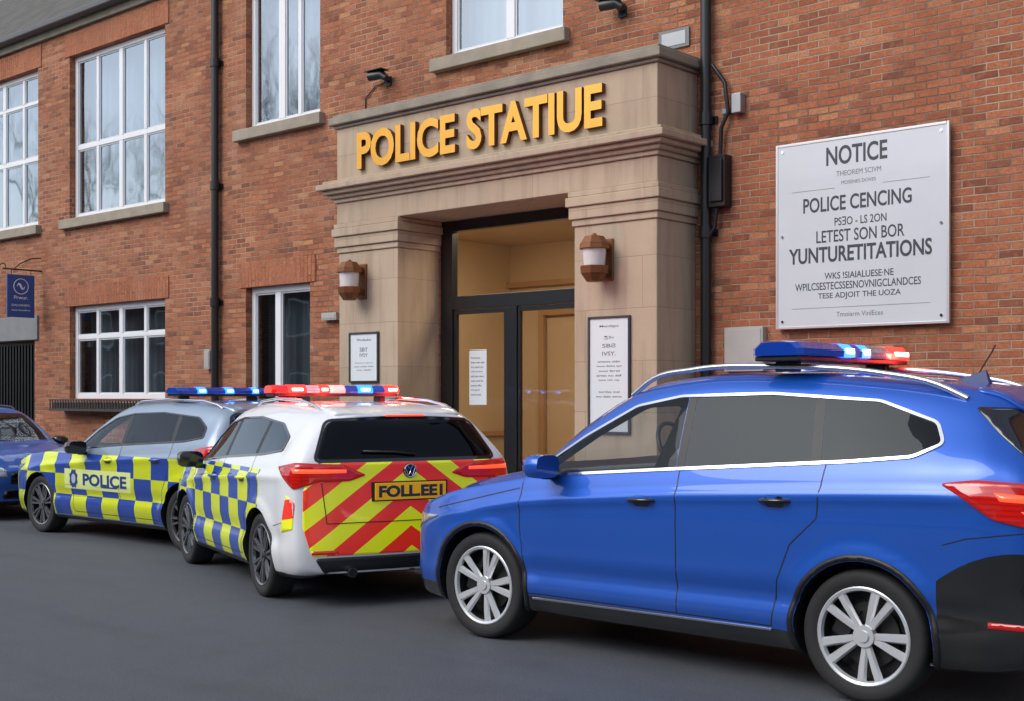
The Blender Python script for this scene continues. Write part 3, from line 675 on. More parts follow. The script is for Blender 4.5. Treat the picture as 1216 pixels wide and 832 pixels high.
        for i in range(ns):
            for off in ((-.21,.21) if style=='twin' else (-.15,.15)):
                a0=2*math.pi*i/ns+.31; a1=a0+off; wd0,wd1=(.018,.027) if style=='twin' else (.013,.018)
                r0=.045; r1=R-.008
                c0=(r0*math.cos(a0+off*.8),r0*math.sin(a0+off*.8)); c1=(r1*math.cos(a1),r1*math.sin(a1))
                t=Vector((c1[0]-c0[0],c1[1]-c0[1])).normalized(); nb=Vector((-t.y,t.x)); V=[]
                for (c,wd,y) in ((c0,wd0,.024),((c0[0]*.4+c1[0]*.6,c0[1]*.4+c1[1]*.6),wd1*.9,.012),(c1,wd1,.010)):
                    V+=[(c[0]-nb.x*wd,y+.016,c[1]-nb.y*wd),(c[0]-nb.x*wd*.6,y,c[1]-nb.y*wd*.6),(c[0]+nb.x*wd*.6,y,c[1]+nb.y*wd*.6),(c[0]+nb.x*wd,y+.016,c[1]+nb.y*wd),(c[0],y+.05,c[1])]
                F=[]
                for q in (0,5):
                    for j in range(5): F.append((q+j,q+(j+1)%5,q+5+(j+1)%5,q+5+j))
                k.add(V,F)
        k.tube([(0,.014,0),(0,.06,0)],.058,24); k.tube([(0,.006,0),(0,.02,0)],.03,20)
        rim=k.obj('rim',mat); autosmooth(rim,24)
        k=Bx(); k.tube([(0,.085,0),(0,.10,0)],R*.66,36); k.tube([(0,.11,0),(0,w-.01,0)],R-.03,36,1); k.box(-R*.72,-R*.35,.065,.13,-.09,.09,1)
        V,F=lathe([(R-.022,.031),(R-.03,.10),(R-.035,w-.02)]); k.add(V,F,1)
        hub=k.obj('wheel',[simple('brake_disc',(.07,.068,.065),.4,metal=.8),BLACKP]); autosmooth(hub,40)
        protos=(hub,ty,rim)
        first=True
        for wx in s.wheels:
            for sg_ in (-1,1):
                if first: H,T_,R_=protos; first=False
                else:
                    H,T_,R_=[o.copy() for o in protos]
                    for o in (H,T_,R_): scene.collection.objects.link(o); o.parent=None
                H.parent=s.root; H.matrix_parent_inverse=Matrix(); H.location=(wx,sg_*(W-.015),r); H.rotation_euler=(0,random.uniform(0,1.2) ,0 if sg_<0 else math.pi)
                for o in (T_,R_): o.parent=H; o.matrix_parent_inverse=Matrix(); o.location=(0,0,0); o.rotation_euler=(0,0,0)
    def interior(s,xf,xr,z,hw=.36,swx=None):
        for cx in (xf,xr):
            for yy in (-hw,hw):
                k=Bx(); V=[]
                for (zz,xx,w2,dd) in ((z-.35,cx-.10,.24,.10),(z+.12,cx+.03,.24,.10),(z+.20,cx+.06,.18,.07)):
                    V+=[(xx-dd/2,yy-w2,zz),(xx+dd/2,yy-w2,zz),(xx+dd/2,yy+w2,zz),(xx-dd/2,yy+w2,zz)]
                F=[(0,3,2,1),(8,9,10,11)]
                for q in (0,4): F+=[(q+j,q+(j+1)%4,q+4+(j+1)%4,q+4+j) for j in range(4)]
                k.add(V,F); k.box(cx+.04,cx+.12,yy-.12,yy+.12,z+.24,z+.42); k.box(cx+.07,cx+.09,yy-.05,yy+.05,z+.18,z+.24); k.obj('seat',SEAT,s.root,bevel=.03,seg=3)
        sx=swx or xf-.62
        k=Bx(); c=Vector((sx,hw,z+.14)); ax=Vector((.9,0,.42)).normalized(); u=Vector((0,1,0)); v=ax.cross(u)
        k.tube([c+(u*math.cos(a)+v*math.sin(a))*.19 for a in [2*math.pi*i/28 for i in range(29)]],.016,8,caps=False)
        k.tube([c-u*.17,c+u*.17],.018,8); k.tube([c,c-v*.17],.018,8) ; k.obj('steering_wheel',BLACKP,s.root,smooth=True)
        k=Bx(); k.box(sx-.45,sx-.10,-.62,.62,z-.2,z+.02); k.obj('dashboard',SEAT,s.root,bevel=.04,seg=3)
    def lightbar(s,x,y0,y1,z,segs,hx=.14,hz=.085):
        k=Bx(); k.box(x-hx*.9,x+hx*.9,y0+.02,y1-.02,z,z+.03); 
        for yy in (y0+.12,y1-.18): k.box(x-.07,x+.07,yy,yy+.06,z-.06,z)
        lb=k.obj('light_bar',BLACKP,s.root,bevel=.008)
        for f0,f1,mt in segs:
            a=y0+(y1-y0)*f0+.002; b=y0+(y1-y0)*f1-.002
            prof=[(-hx,0),(-hx*1.02,hz*.45),(-hx*.72,hz*.93),(-hx*.4,hz),(hx*.4,hz),(hx*.72,hz*.93),(hx*1.02,hz*.45),(hx,0)]
            def sec(y,sc): return [(x+p[0]*sc,y,z+.031+p[1]*(sc*.5+.5)) for p in prof]
            S=[sec(a,.8 if f0==0 else 1),sec(a+.035 if f0==0 else a+.004,1),sec(b-.035 if f1==1 else b-.004,1),sec(b,.8 if f1==1 else 1)]
            V=[p for q in S for p in q]; F=[tuple(range(8)),tuple(range(24,32))[::-1]]
            for q in (0,8,16): F+=[(q+j,q+8+j,q+8+(j+1)%8,q+(j+1)%8) for j in range(8)]
            o=mk('beacon',V,F,mt,lb); autosmooth(o,30)
            if mt in (BEBL,BERL):
                m_=(a+b)/2; w_=(b-a)*.30
                for sx in (-1,1):
                    k=Bx(); k.box(x+sx*hx*1.0-.012,x+sx*hx*1.0+.012,m_-w_,m_+w_,z+.031+hz*.26,z+.031+hz*.60)
                    k.obj('beacon_lamp',BECORE if mt is BEBL else BERCORE,lb,bevel=.004)
                if mt is BERL:
                    L_=bpy.data.lights.new('beacon_light','POINT'); L_.energy=12; L_.color=(1,.03,.02); L_.shadow_soft_size=.05
                    lo=link(bpy.data.objects.new('beacon_light',L_)); lo.location=(x+(hx+.06),m_,z+.07); lo.parent=lb
    def mirror_(s,x,z,pm,yb):
        for sg_ in (-1,1):
            V=[];F=[];n=14;ms=[(0.0,.25),(.02,.75),(.06,.98),(.11,1.0),(.14,.95)]
            for dx,sc in ms:
                for i in range(n):
                    a=2*math.pi*i/n; cx=math.cos(a);cz=math.sin(a); e=.6
                    V.append((x-.08+dx*1.15,sg_*(yb+.10)+.115*sc*math.copysign(abs(cx)**e,cx),z+.075*sc*math.copysign(abs(cz)**e,cz)))
            for q in range(len(ms)-1): F+=[(q*n+i,(q+1)*n+i,(q+1)*n+(i+1)%n,q*n+(i+1)%n) for i in range(n)]
            F.append(tuple(range(n))); F.append(tuple(range((len(ms)-1)*n,len(ms)*n))[::-1])
            o=mk('wing_mirror',V,F,pm,s.root); autosmooth(o,50)
            k=Bx(); k.box(x-.03,x+.05,min(sg_*(yb-.10),sg_*(yb+.05)),max(sg_*(yb-.10),sg_*(yb+.05)),z-.085,z-.05); k.obj('mirror_arm',BLACKP,o,bevel=.01)
    def handle(s,x,z,mat,w=.19):
        p,n=s.hit(FL,x,z)
        for sg_ in (-1,1):
            k=Bx(); y=p.y-.022
            k.tube([(x-w/2,p.y+.004,z),(x-w/2+.025,y,z),(x,y-.006,z+.002),(x+w/2-.025,y,z+.004),(x+w/2,p.y+.004,z+.004)],[.010,.014,.015,.014,.010],10)
            V=[(v[0],v[1]*(1 if sg_<0 else -1),v[2]) for v in k.V]; F=k.F if sg_<0 else [f[::-1] for f in k.F]
            o=mk('door_handle',V,F,mat,s.root); autosmooth(o,60)
        s.panel('handle_recess',rnd([(x-.06,z-.035),(x+.06,z-.035),(x+.06,z+.03),(x-.06,z+.03)],.03),FL,BLACKG,off=.0008,thick=0)
    def ptext(s,name,st,a0,b0,w,h,fr,mat,off=.004,bold=.02,parent=None):
        P,F,_=text_geo(st,bold); V=[]
        for q in P:
            p,n=s.hit(fr,a0+q[0]*w,b0+q[1]*h); V.append(p+n*off)
        nn=Vector((0,0,0))
        for f in F: nn+=(V[f[1]]-V[f[0]]).cross(V[f[2]]-V[f[0]])
        if nn.dot(fr[2])>0: F=[f[::-1] for f in F]
        return mk(name,V,F,mat,parent or s.root)
    def plate(s,yc,z,xx,w,h,st,mat,front=False):
        d=-1 if front else 1
        k=Bx(); k.box(min(xx,xx+d*.012),max(xx,xx+d*.012),yc-w/2,yc+w/2,z,z+h); o=k.obj('number_plate',mat,s.root,bevel=.003)
        text('text',st,(xx+d*.0122,yc-d*w*.45,z+h*.15),(0,d,0),Z,w*.90,h*.70,INK,o,depth=.001,bold=.045)
    def place(s,loc,rot): s.root.location=loc; s.root.rotation_euler=(0,0,rot)
def side_windows(c,dlo,pil,mats,z_ref=1.2,slant=.18,g=.03):
    D=[(c.xm(p[0]),p[1]) for p in dlo]; xs=[c.xm(p) for p in pil]
    parts=[]
    for i in range(len(xs)+1):
        q=D[:]
        if i>0: sl=slant if i==len(xs) and i>1 else .04; q=clip(q,-1,-sl,-(xs[i-1]+sl*z_ref+g))
        if i<len(xs): sl=slant if i==len(xs)-1 and len(xs)>1 else .04; q=clip(q,1,sl,xs[i]+sl*z_ref-g)
        parts.append(rnd(q,.02,3))
    for q,m in zip(parts,mats): c.window('side_window',q,FL,m)
    for i,x in enumerate(xs):
        sl=slant if i==len(xs)-1 and len(xs)>1 else .04
        q=clip(clip(D[:],-1,-sl,-(x+sl*z_ref-g-.004)),1,sl,x+sl*z_ref+g+.004); c.panel('pillar_trim',q,FL,BLACKP,off=.0022,thick=0)
    return rnd(D,.03,4)
# ------------------------------- SUV
SUVP=paint('suv_blue_paint',(.004,.09,.49),.42,lower=.33,rear=(3.95,4.35,.84,1.0),gloss=.22)
S_SUV=[(.11,.08,.14,.68,.58,.27,.72,.765,.80),(.17,.18,.28,.82,.66,.23,.82,.86,.90),(.40,.42,.45,.90,.72,.21,.905,.945,.99),(.85,.85,.85,.925,.77,.21,1.0,1.03,1.09),
 (1.18,1.20,1.15,.93,.775,.21,1.06,1.09,1.16),(1.46,1.50,1.52,.93,.73,.21,1.09,1.35,1.44),(1.85,1.88,1.92,.93,.68,.21,1.12,1.57,1.66),(2.3,2.3,2.35,.93,.67,.21,1.155,1.65,1.735),
 (2.9,2.9,2.9,.93,.66,.21,1.19,1.66,1.745),(3.45,3.45,3.45,.93,.645,.21,1.22,1.635,1.715),(3.92,3.92,3.92,.92,.61,.22,1.24,1.585,1.665),(4.26,4.23,4.12,.89,.575,.25,1.24,1.54,1.615),(4.44,4.39,4.20,.83,.53,.30,1.20,1.495,1.57)]
suv=Car('metallic blue suv with roof light bar parked by the kerb','car',S_SUV,4.55,(.85,3.55),.35,SUVP,hollow=(1.12,4.26,.86))
dlo=[(1.20,1.085),(2.35,1.175),(3.45,1.255),(3.80,1.29),(3.94,1.36),(3.88,1.465),(3.55,1.575),(2.9,1.615),(2.3,1.60),(1.98,1.54),(1.62,1.35)]
out=side_windows(suv,dlo,[2.40,3.28],[GLC,GLP,GLP],g=.024)
suv.strip('window_chrome',out,FL,CHROME,w=.022,h=.007,closed=True)
def windscreen(c,b0,t0,bc,tc,mat=GLC):
    u,v,d=FW; pts=[(c.xm(b0[0]),-b0[1],b0[2]),(c.xm(bc[0]),0,bc[1]),(c.xm(b0[0]),b0[1],b0[2]),(c.xm(t0[0]),t0[1],t0[2]),(c.xm(tc[0]),0,tc[1]),(c.xm(t0[0]),-t0[1],t0[2])]
    q=[(u.dot(Vector(p)),v.dot(Vector(p))) for p in pts]; dm=d.dot(Vector(pts[4])); c.window('windscreen',rnd(q,.05),FW,mat,mirror=False,d0=dm-2.0,d1=dm+.22,which=c.cut2)
windscreen(suv,(1.22,.70,1.14),(1.86,.60,1.60),(1.10,1.17),(1.84,1.66))
suv.window('rear_window',rnd([(-.62,1.23),(.62,1.23),(.50,1.50),(0,1.53),(-.50,1.50)],.05),FR_,GLP,mirror=False,d0=-5.2,d1=-4.05,which=suv.cut2)
suv.panel('rear_quarter_trim',rnd([(2.41,1.545),(2.465,1.41),(2.54,1.30),(2.66,1.24),(2.74,1.24),(2.68,1.51),(2.62,1.54)],.03),FRL,BLACKG,off=.004,thick=.004,sp=.03)
for sm in ([(1.20,1.07),(1.20,.75),(1.27,.345)],[(2.40,1.17),(2.40,.345)],[(3.33,1.24),(3.30,.95),(3.14,.80),(3.06,.60),(3.02,.345)],[(1.27,.345),(3.02,.345)],[(.42,.84),(1.18,1.01)]):
    suv.strip('door_seam' if sm[0][0]>1 else 'bonnet_seam',sm,FL,BLACKP,w=.009,h=.0006)
suv.strip('sill_chrome',[(1.30,.315),(3.02,.325)],FL,CHROME,w=.014,h=.006)
def archring(wx,r0,r1,a0,a1,wr):
    n=26; A=[math.radians(a0+(a1-a0)*i/n) for i in range(n+1)]
    return [(wx+r0*math.cos(a),wr+r0*math.sin(a)) for a in A]+[(wx+r1*math.cos(a),wr+r1*math.sin(a)) for a in A[::-1]]
for wx in suv.wheels: suv.panel('arch_cladding',archring(wx,.390,.420,-22,202,.36),FL,BLACKP,off=.007,thick=.016,sp=.03)
suv.handle(2.16,.985,BLACKG); suv.handle(3.05,1.03,BLACKG)
suv.mirror_(1.44,1.165,SUVP,.93)
suv.panel('tail_light',rnd([(2.16,1.165),(2.30,1.19),(2.9,1.15),(2.93,.98),(2.62,.93),(2.35,1.0)],.03),FRL,TAILR,off=.008,thick=.015,sp=.03)
suv.panel('tail_light_element',rnd([(2.36,1.13),(2.86,1.09),(2.86,1.06),(2.38,1.09)],.008),FRL,TAILL,off=.0095,thick=.002,sp=.03)
suv.panel('tail_light_element',rnd([(2.46,1.045),(2.84,1.01),(2.84,.985),(2.50,1.01)],.008),FRL,TAILL,off=.0095,thick=.002,sp=.03)
suv.panel('head_light',rnd([(.30,.64),(.62,.66),(.95,.79),(.62,.79),(.32,.72)],.03),FFL,HEADL,off=.006,thick=.012,sp=.03)
suv.panel('front_grille',rnd([(-.42,.48),(.42,.48),(.46,.70),(-.46,.70)],.06),FF,BLACKG,off=.004,mirror=False)
suv.panel('rear_reflector',[(-.82,.55),(-.58,.55),(-.58,.59),(-.82,.59)],FR_,TAILR,off=.006,thick=.01)
suv.panel('rear_reflector',[(4.2,.47),(4.40,.47),(4.40,.50),(4.2,.50)],FL,TAILR,off=.004,thick=.004)
suv.panel('number_plate',[(-.26,.88),(.26,.88),(.26,.99),(-.26,.99)],FR_,YPL,off=.006,mirror=False)
suv.strip('tailgate_seam',[(-.76,1.18),(-.72,.84),(.72,.84),(.76,1.18)],FR_,BLACKP,w=.008,h=.0006,mirror=False)
suv.strip('bumper_seam',[(3.98,.86),(4.10,.90),(4.36,.94)],FL,BLACKP,w=.007,h=.0006)
suv.strip('fuel_flap_seam',rnd([(3.72,.98),(3.88,.98),(3.88,1.12),(3.72,1.12)],.03),FRIGHT,BLACKP,w=.006,h=.0005,mirror=False,closed=True)
RAILM=simple('rail_silver',(.6,.62,.65),.25,metal=.9)
for sg_ in (-1,1):
    k=Bx(); pts=[]
    for x,dz in ((1.85,.0),(1.98,.045),(2.3,.06),(2.9,.06),(3.5,.055),(3.82,.035),(3.98,.0)):
        h=suv.bvh.ray_cast(Vector((x,-.59,4)),Vector((0,0,-1))); pts.append((x,sg_*.59,h[0].z+dz+.004))
    P=herm(np.array(pts),np.array([p[0] for p in pts]),np.linspace(1.85,3.98,40)); k.tube([tuple(p) for p in P],.017,10); o=k.obj('roof_rail',RAILM,suv.root); autosmooth(o,60)
suv.lightbar(2.93,-.72,.72,1.80,[(0,.16,BEB),(.16,.36,BEB),(.36,.46,BEBL),(.46,.52,BEB),(.52,.60,BEBL),(.60,.80,BEW),(.80,1,BERL)],hx=.16,hz=.078)
FIN=simple('fin_dark_blue',(.006,.03,.13),.45)
k=Bx(); k.add([(3.68,-.02,1.69),(3.68,.02,1.69),(3.88,.03,1.66),(3.88,-.03,1.66),(3.85,-.007,1.75),(3.85,.007,1.75)],[(0,1,2,3),(0,4,5,1),(3,2,5,4),(0,3,4),(1,5,2)]); k.obj('roof_fin',FIN,suv.root,bevel=.005)
k=Bx(); k.tube([(3.80,0,1.72),(3.90,0,1.88)],.0045,6); k.obj('roof_antenna',BLACKP,suv.root)
suv.panel('rear_spoiler',rnd([(4.0,-.53),(4.22,-.47),(4.27,0),(4.22,.47),(4.0,.53)],.04),FT,SUVP,off=.012,thick=.02,mirror=False)
suv.interior(2.15,3.05,1.10)
suv.add_wheels('twin',.925,ALLOY,w=.235)
suv.finish(); suv.place((-6.55,6.1+.93,0),0)
print('suv',time.time()-T0)
# ------------------------------- estate cars
S_EST=[(.11,.07,.10,.62,.52,.26,.68,.71,.735),(.16,.15,.24,.77,.60,.21,.79,.82,.85),(.38,.38,.42,.855,.68,.19,.87,.905,.94),(.75,.75,.75,.88,.72,.19,.93,.96,1.01),
 (1.02,1.04,.98,.885,.72,.19,.97,1.00,1.055),(1.28,1.30,1.34,.885,.69,.19,.99,1.24,1.315),(1.62,1.62,1.72,.885,.65,.19,1.02,1.43,1.50),(2.0,2.0,2.1,.885,.64,.19,1.045,1.48,1.55),
 (2.5,2.5,2.5,.885,.635,.19,1.075,1.49,1.56),(3.0,3.0,3.0,.885,.63,.19,1.10,1.475,1.545),(3.4,3.4,3.38,.88,.62,.20,1.12,1.445,1.515),(3.69,3.66,3.56,.87,.60,.23,1.125,1.42,1.485),(3.81,3.77,3.64,.825,.575,.27,1.10,1.395,1.46)]
EDLO=[(1.14,1.005),(2.0,1.075),(3.0,1.135),(3.42,1.18),(3.38,1.28),(3.1,1.38),(2.5,1.425),(2.0,1.41),(1.7,1.36),(1.42,1.22)]
def chev():
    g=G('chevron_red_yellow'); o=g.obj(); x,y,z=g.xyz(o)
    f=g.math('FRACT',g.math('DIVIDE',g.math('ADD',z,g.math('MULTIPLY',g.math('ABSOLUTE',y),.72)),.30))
    c=g.mix(g.math('GREATER_THAN',f,.5),(.84,.90,.005),(.92,.035,.012)); g.pbr(Base_Color=c,Roughness=.35,Coat_Weight=.6,Emission_Color=c,Emission_Strength=.14); return g.m  # stripes also emit a little of their own colour to look brighter
CHEV=chev()
def estate(label,pm,L,wheels,xmap,police,bar=None,chevrons=False,wheelmat=DALLOY,plate=None,barx=1.95,txt=None,wd=1.0,front=False,low=0):
    ST=[tuple([q[0],q[1],q[2],q[3]*wd,q[4]*wd]+list(q[5:])) for q in S_EST]
    c=Car(label,'police car' if police else 'car',ST,L,wheels,.335,pm,xmap,hollow=(float(np.interp(.96,*xmap)) if xmap else .96,L-.32,.80),group='cars parked along the kerb')
    dL=(L-3.9); q2=dL/math.sqrt(2)-(wd-1)*.6
    out=side_windows(c,EDLO,[1.98,2.82],[GLC,GLP,GLP],z_ref=1.2)
    c.strip('window_trim',out,FL,BLACKG,w=.022,h=.006,closed=True)
    windscreen(c,(1.04,.65,1.045),(1.64,.56,1.43),(.93,1.07),(1.64,1.485))
    c.window('rear_window',rnd([(-.70*wd,1.12),(.70*wd,1.12),(.56*wd,1.405),(0,1.43),(-.56*wd,1.405)],.05),FR_,GLP,mirror=False,d0=-(L+.6),d1=-(L-.42),which=c.cut2)
    c.strip('rear_window_trim',rnd([(-.71*wd,1.11),(.71*wd,1.11),(.57*wd,1.415),(0,1.44),(-.57*wd,1.415)],.05),FR_,BLACKG,w=.03,h=.003,mirror=False,closed=True)
    m=c.xm
    for sm in ([(m(1.08),.99),(m(1.10),.6),(m(1.16),.30)],[(m(1.98),1.06),(m(1.98),.30)],[(m(2.85),1.12),(m(2.83),.85),(wheels[1]-.36,.62),(wheels[1]-.42,.30)],[(m(1.16),.30),(wheels[1]-.42,.30)]):
        c.strip('door_seam',sm,FL,BLACKP,w=.008,h=.0006)
    c.handle(m(1.80),.90,pm,.17); c.handle(m(2.62),.93,pm,.17); c.mirror_(m(1.32),1.03,BLACKG,.885*wd)
    c.panel('tail_light',rnd([(1.84+q2,1.06),(2.06+q2,1.10),(2.36+q2,1.085),(2.50+q2,1.0),(2.40+q2,.955),(2.22+q2,.95),(2.05+q2,.90),(1.98+q2,.95)],.02),FRL,TAILR,off=.008,thick=.014,sp=.03)
    c.panel('tail_light_element',rnd([(2.02+q2,1.055),(2.38+q2,1.045),(2.38+q2,1.02),(2.04+q2,1.02)],.006),FRL,TAILL,off=.0095,thick=.002,sp=.03)
    c.panel('head_light',rnd([(.34,.60),(.62,.62),(.95,.80),(.62,.79),(.36,.70)],.02),FFL,HEADL,off=.006,thick=.012,sp=.03)
    c.panel('front_grille',rnd([(-.42,.50),(.42,.50),(.40,.66),(-.40,.66)],.04),FF,BLACKG,off=.004,mirror=False)
    c.panel('lower_grille',rnd([(-.5,.30),(.5,.30),(.46,.42),(-.46,.42)],.04),FF,BLACKG,off=.004,mirror=False)
    c.panel('rear_diffuser',rnd([(-.70,.26),(.70,.26),(.78,.385),(-.78,.385)],.04),FR_,BLACKP,off=.006,mirror=False)
    c.panel('rear_reflector',[(-.80,.41),(-.60,.41),(-.60,.44),(-.80,.44)],FR_,TAILR,off=.007,thick=.01)
    c.strip('tailgate_seam',[(-.73,1.10),(-.68,.64),(.68,.64),(.73,1.10)],FR_,BLACKP,w=.008,h=.0006,mirror=False,lift=.005 if chevrons else .0005)
    c.strip('bumper_seam',[(wheels[1]+.37,.60),(L-.2,.66)],FL,BLACKP,w=.006,h=.0006)
    if chevrons:
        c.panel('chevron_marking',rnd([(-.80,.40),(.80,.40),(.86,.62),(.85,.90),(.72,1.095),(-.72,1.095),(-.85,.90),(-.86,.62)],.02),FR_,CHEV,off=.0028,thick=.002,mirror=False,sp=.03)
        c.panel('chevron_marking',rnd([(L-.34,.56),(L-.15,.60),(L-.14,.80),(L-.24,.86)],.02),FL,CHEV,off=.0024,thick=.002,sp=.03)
    pw=.60 if chevrons else .52
    for isf in ((False,True) if front else (False,)):
        d=-1 if isf else 1; fr=FF if isf else FR_; zp=.54 if isf else .805; zb=.69 if isf else 1.025
        xr=c.hit(fr,0,zp+.05)[0].x
        k=Bx(); k.box(min(xr-d*.03,xr+d*.010),max(xr-d*.03,xr+d*.010),-pw/2-.02,pw/2+.02,zp-.01,zp+.14); k.obj('plate_recess',BLACKP,c.root,bevel=.004)
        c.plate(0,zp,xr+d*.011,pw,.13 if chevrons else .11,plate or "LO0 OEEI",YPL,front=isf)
        xb=c.hit(fr,0,zb)[0].x; k=Bx(); k.tube([(xb-d*.01,.0,zb),(xb+d*.012,.0,zb)],.058,24); k.obj('badge',BLACKG,c.root,bevel=.004)
        k=Bx(); xq=xb+d*.013; k.tube([(xq,.05*math.cos(a),zb+.05*math.sin(a)) for a in [2*math.pi*i/24 for i in range(25)]],.005,6,caps=False)
        if police:
            k.tube([(xq,-.022,zb+.04),(xq,0,zb+.005),(xq,.022,zb+.04)],.004,6); k.tube([(xq,-.04,zb+.02),(xq,-.018,zb-.04),(xq,0,zb-.005),(xq,.018,zb-.04),(xq,.04,zb+.02)],.004,6)
        else: k.tube([(xq,-.022,zb-.035),(xq,-.018,zb+.035)],.005,6); k.tube([(xq,.018,zb-.035),(xq,.022,zb+.035)],.005,6); k.tube([(xq,-.02,zb-.005),(xq,.02,zb+.005)],.005,6)
        k.obj('badge_ring',CHROME,c.root)
    k=Bx(); xw=c.hit(FR_,0,1.17)[0].x; xw2=c.hit(FR_,-.35,1.18)[0].x; k.tube([(xw+.03,.05,1.15),(xw+.02,-.12,1.17),(xw2+.02,-.38,1.18)],.009,8); k.obj('rear_wiper',BLACKP,c.root,smooth=True)
    c.panel('rear_spoiler',rnd([(m(3.36),-.56),(m(3.60)+.03,-.54),(m(3.62)+.07,0),(m(3.60)+.03,.54),(m(3.36),.56)],.04),FT,pm,off=.016,thick=.03,mirror=False)
    xs=c.hit(FR_,0,1.43)[0].x; k=Bx(); k.box(xs+.02,xs+.055,-.16,.16,1.445,1.458); k.obj('brake_light',TAILL,c.root,bevel=.003)
    k=Bx(); k.tube([(L-.25,-.50,.27),(L-.0,-.50,.27)],.04,16); k.tube([(L+.001,-.50,.27),(L+.005,-.50,.27)],.034,16,1); o=k.obj('exhaust_pipe',[CHROME,BLACKP],c.root); autosmooth(o)
    for sg_ in (-1,1):
        pts=[]
        for x,dz in ((1.85,.0),(1.95,.03),(2.4,.035),(3.0,.035),(3.3,.02),(3.42,0)):
            h=c.bvh.ray_cast(Vector((m(x),-.57,4)),Vector((0,0,-1))); pts.append((m(x),sg_*.57,h[0].z+dz+.004))
        k=Bx(); k.tube(pts,.014,10); o=k.obj('roof_rail',CHROME if police else BLACKP,c.root); autosmooth(o,60)
    if bar: c.lightbar(barx,-.60,.60,1.60,bar,hx=.13,hz=.07)
    c.interior(m(1.85),m(2.65),1.0,hw=.33,swx=m(1.85)-.5)
    c.add_wheels('multi',.878*wd,wheelmat,w=.21)
    if txt:
        t0,zz=txt
        c.panel('text_band',[(t0-.40,zz-.045),(t0+.98,zz-.045),(t0+.98,zz+.18),(t0-.40,zz+.18)],FL,simple('pale_yellow_band',(.70,.80,.28),.35,coat=.6),off=.0012,thick=0)
        c.ptext('text',"POLICE",t0,zz,.90,.135,FL,simple('livery_dark_blue',(.005,.03,.22),.35,coat=.5),off=.003,bold=.035)
        cx,cz=t0-.20,zz+.07
        c.panel('crest',[(cx+.10*math.cos(a)*(1.0 if i%2 else .78),cz+.12*math.sin(a)*(1.0 if i%2 else .78)) for i,a in enumerate([2*math.pi*i/16 for i in range(16)])],FL,simple('crest_dark',(.02,.05,.2),.35),off=.002,thick=0,sp=.03)
        c.panel('crest_centre',[(cx+.045*math.cos(a),cz+.055*math.sin(a)) for a in [2*math.pi*i/16 for i in range(16)]],FL,simple('crest_silver',(.4,.45,.55),.35),off=.0035,thick=0,sp=.03)
    c.finish(); return c
WHT=(.76,.78,.80)
P2=paint('police_livery_paint',WHT,0,lower=.25,rear=None,checker=(.27,.245,.25,1.02,.25,3.0,.0))
P1=paint('police_livery_paint_silver',(.24,.31,.40),.4,lower=.24,checker=(.33,.235,.25,.955,.0,4.4,.05))
P4=paint('royal_blue_paint',(.006,.09,.40),.0,lower=.27)
XM2=([0,.75,3.05,3.9],[0,.68,2.97,3.86])
XM1=([0,.75,1.02,1.7,3.05,3.9],[0,.88,1.52,2.30,3.82,4.42])
WD2=1.08
c2=estate('white police estate with blue and yellow chequers and rear chevrons',P2,3.86,(.68,2.97),XM2,True,
   bar=[(0,.12,BER),(.12,.26,BERL),(.26,.36,BEW),(.36,.44,BERL),(.44,.56,BEPK),(.56,.66,BEB),(.66,.78,BEBL),(.78,.88,BEB),(.88,1,BERL)],chevrons=True,plate="FOLL.EE1",barx=2.12,wd=WD2)
hv=Vector((-.9425,.3342)); back=-hv; rt=Vector((.3342,.9425)); rl=Vector((-7.38,5.90))
fc=rl+hv*3.86+rt*.885*WD2
c2.place((fc.x,fc.y,0),math.atan2(back.y,back.x)); print('c2',time.time()-T0)
c1=estate('yellow and blue chequered police estate marked POLICE by the kerb',P1,4.42,(.88,3.82),XM1,True,
   bar=[(0,.2,BEB),(.2,.3,BEBL),(.3,.5,BEB),(.5,.6,BEBL),(.6,.8,BEB),(.8,.88,BEBL),(.88,1,BEB)],plate="LO07 KEE",barx=3.20,txt=(1.88,.60))
c1.place((-14.92,7.42+.885,0),0); print('c1',time.time()-T0)
c4=estate('blue hatchback with yellow plate facing along the kerb',P4,3.9,(.75,3.05),None,False,plate="LO0 OEEI",front=True)
c4.place((-15.55,7.38+.885,-.0),math.pi); c4.root.scale=(1,1,.94); print('c4',time.time()-T0)
# ------------------------------------------------------------------ bare street trees and added reflection terrace across the road
BARK=simple('tree_bark',(.07,.06,.052),.9,var=.5)
def tree(x,y,h,seed):
    rs=random.Random(seed); r=empty('tree',(x,y,0),'bare winter street tree on the opposite pavement','tree','bare trees across the road')
    tk=Bx(); cr=Bx(); tk.tube([(x,y,-.1),(x+.1,y,h*.15),(x,y+.1,h*.32)],[.28,.2,.17],8)
    def br(p,d,l,rad,lv):
        pts=[p]; q=p; dd=d
        for i in range(3):
            dd=(dd+Vector((rs.uniform(-.22,.22),rs.uniform(-.22,.22),rs.uniform(-.02,.18)))).normalized(); q=q+dd*l/3; pts.append(q)
        cr.tube(pts,[rad,rad*.85,rad*.7,rad*.5],5 if lv<3 else 3,caps=False)
        if lv<5:
            for k_ in range(3 if lv<4 else 2):
                nd=(dd+Vector((rs.uniform(-.8,.8),rs.uniform(-.8,.8),rs.uniform(-.1,.6)))).normalized(); br(pts[rs.choice((2,3,3))],nd,l*rs.uniform(.62,.8),rad*.55,lv+1)
    for k_ in range(4):
        a=k_*1.57+rs.uniform(-.4,.4); br(Vector((x,y+.1,h*.3)),Vector((math.cos(a)*.6,math.sin(a)*.6,1)).normalized(),h*.26,.11,0)
    tk.obj('trunk',BARK,r,smooth=True); cr.obj('crown',BARK,r)
tree(-33,-7,14,1); tree(-41,-7.5,15,2); tree(-52,-7,15,3)
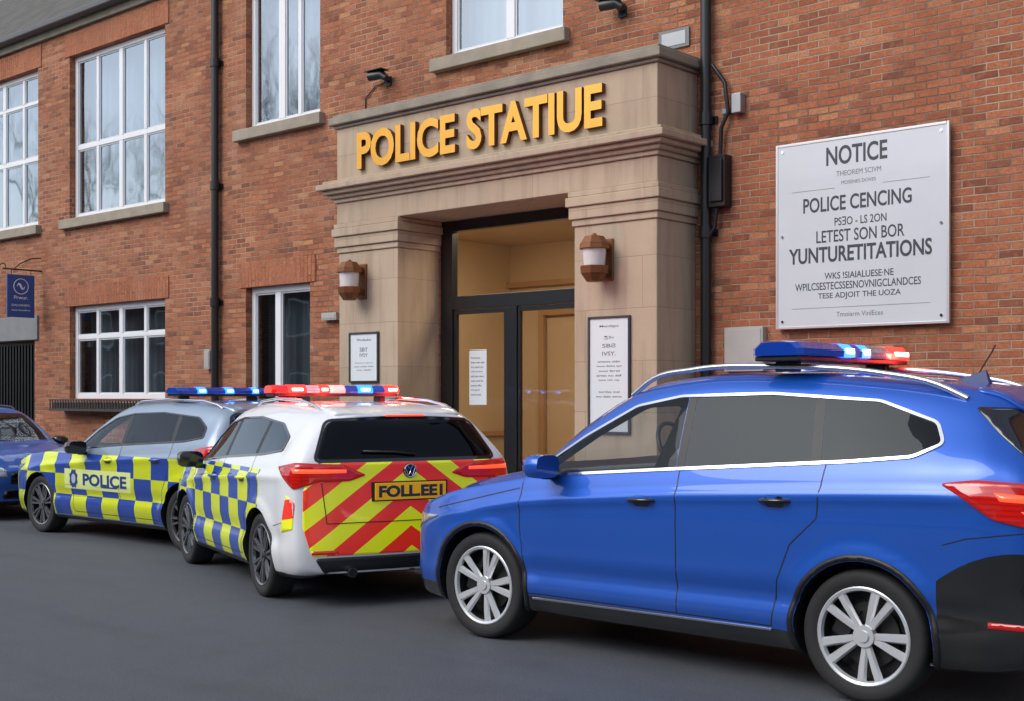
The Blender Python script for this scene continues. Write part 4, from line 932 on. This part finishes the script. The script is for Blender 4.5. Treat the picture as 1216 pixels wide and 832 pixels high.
TR=empty('reflection_terrace',(-20,-11,0),'plain brick terrace added out of view to darken reflections','building')  # unseen building, added to darken what the car sides and glass reflect
k=Bx(); k.box(-75,30,-19,-11,0,6.4); k.obj('wall',simple('terrace_brick',(.17,.085,.055),.9,var=.7,bscale=20),TR)
mk('roof',[(-75.3,-10.7,6.4),(30.3,-10.7,6.4),(30.3,-15,8.6),(-75.3,-15,8.6),(-75.3,-19.3,6.4),(30.3,-19.3,6.4)],[(1,0,3,2),(2,3,4,5),(0,4,3),(1,2,5),(0,1,5,4)],SLATE,TR)
proto=None
for i in range(20):
    for z in (1.0,4.0):
        x=-72+5*i
        if proto is None:
            k=Bx(); k.box(0,1.5,-10.998,-10.94,0,1.6); k.box(.08,1.42,-10.94,-10.935,.08,1.52,1); proto=k.obj('window',[UPVC,simple('terrace_pane',(.02,.025,.03),.1)],TR); o=proto
        else: o=proto.copy(); scene.collection.objects.link(o)
        o.location=(x,0,z); o.parent=TR; o.matrix_parent_inverse=Matrix.Translation((20,11,0))
# ------------------------------------------------------------------ world, sun, camera
w=bpy.data.worlds.new('World'); scene.world=w; w.use_nodes=True; nt=w.node_tree; nt.nodes.clear()
sk=nt.nodes.new('ShaderNodeTexSky'); sk.sky_type='NISHITA'; sk.sun_disc=False; sk.sun_elevation=math.radians(42); sk.sun_rotation=math.radians(200); sk.dust_density=2; sk.air_density=1.0; sk.ozone_density=2
hs=nt.nodes.new('ShaderNodeHueSaturation'); hs.inputs['Saturation'].default_value=.55; hs.inputs['Value'].default_value=1.45
bg=nt.nodes.new('ShaderNodeBackground'); bg.inputs[1].default_value=.15; ou=nt.nodes.new('ShaderNodeOutputWorld')
nt.links.new(sk.outputs[0],hs.inputs['Color']); nt.links.new(hs.outputs[0],bg.inputs[0]); nt.links.new(bg.outputs[0],ou.inputs[0])
sl=bpy.data.lights.new('sun','SUN'); sl.energy=1.5; sl.angle=math.radians(42); sl.color=(1,.97,.93); so=link(bpy.data.objects.new('sun',sl)); so.rotation_euler=(math.radians(48),0,math.radians(-22))
cd=bpy.data.cameras.new('camera'); cd.lens=36*1500/1216; cd.sensor_width=36; cd.shift_y=.0444; cd.clip_end=1000; cam=link(bpy.data.objects.new('camera',cd)); cam.location=(0,0,1.6); cam.rotation_euler=(math.radians(90),0,math.radians(41.6)); scene.camera=cam
scene.view_settings.view_transform='Standard'; scene.view_settings.look='None'; scene.view_settings.exposure=0
print('done',time.time()-T0)
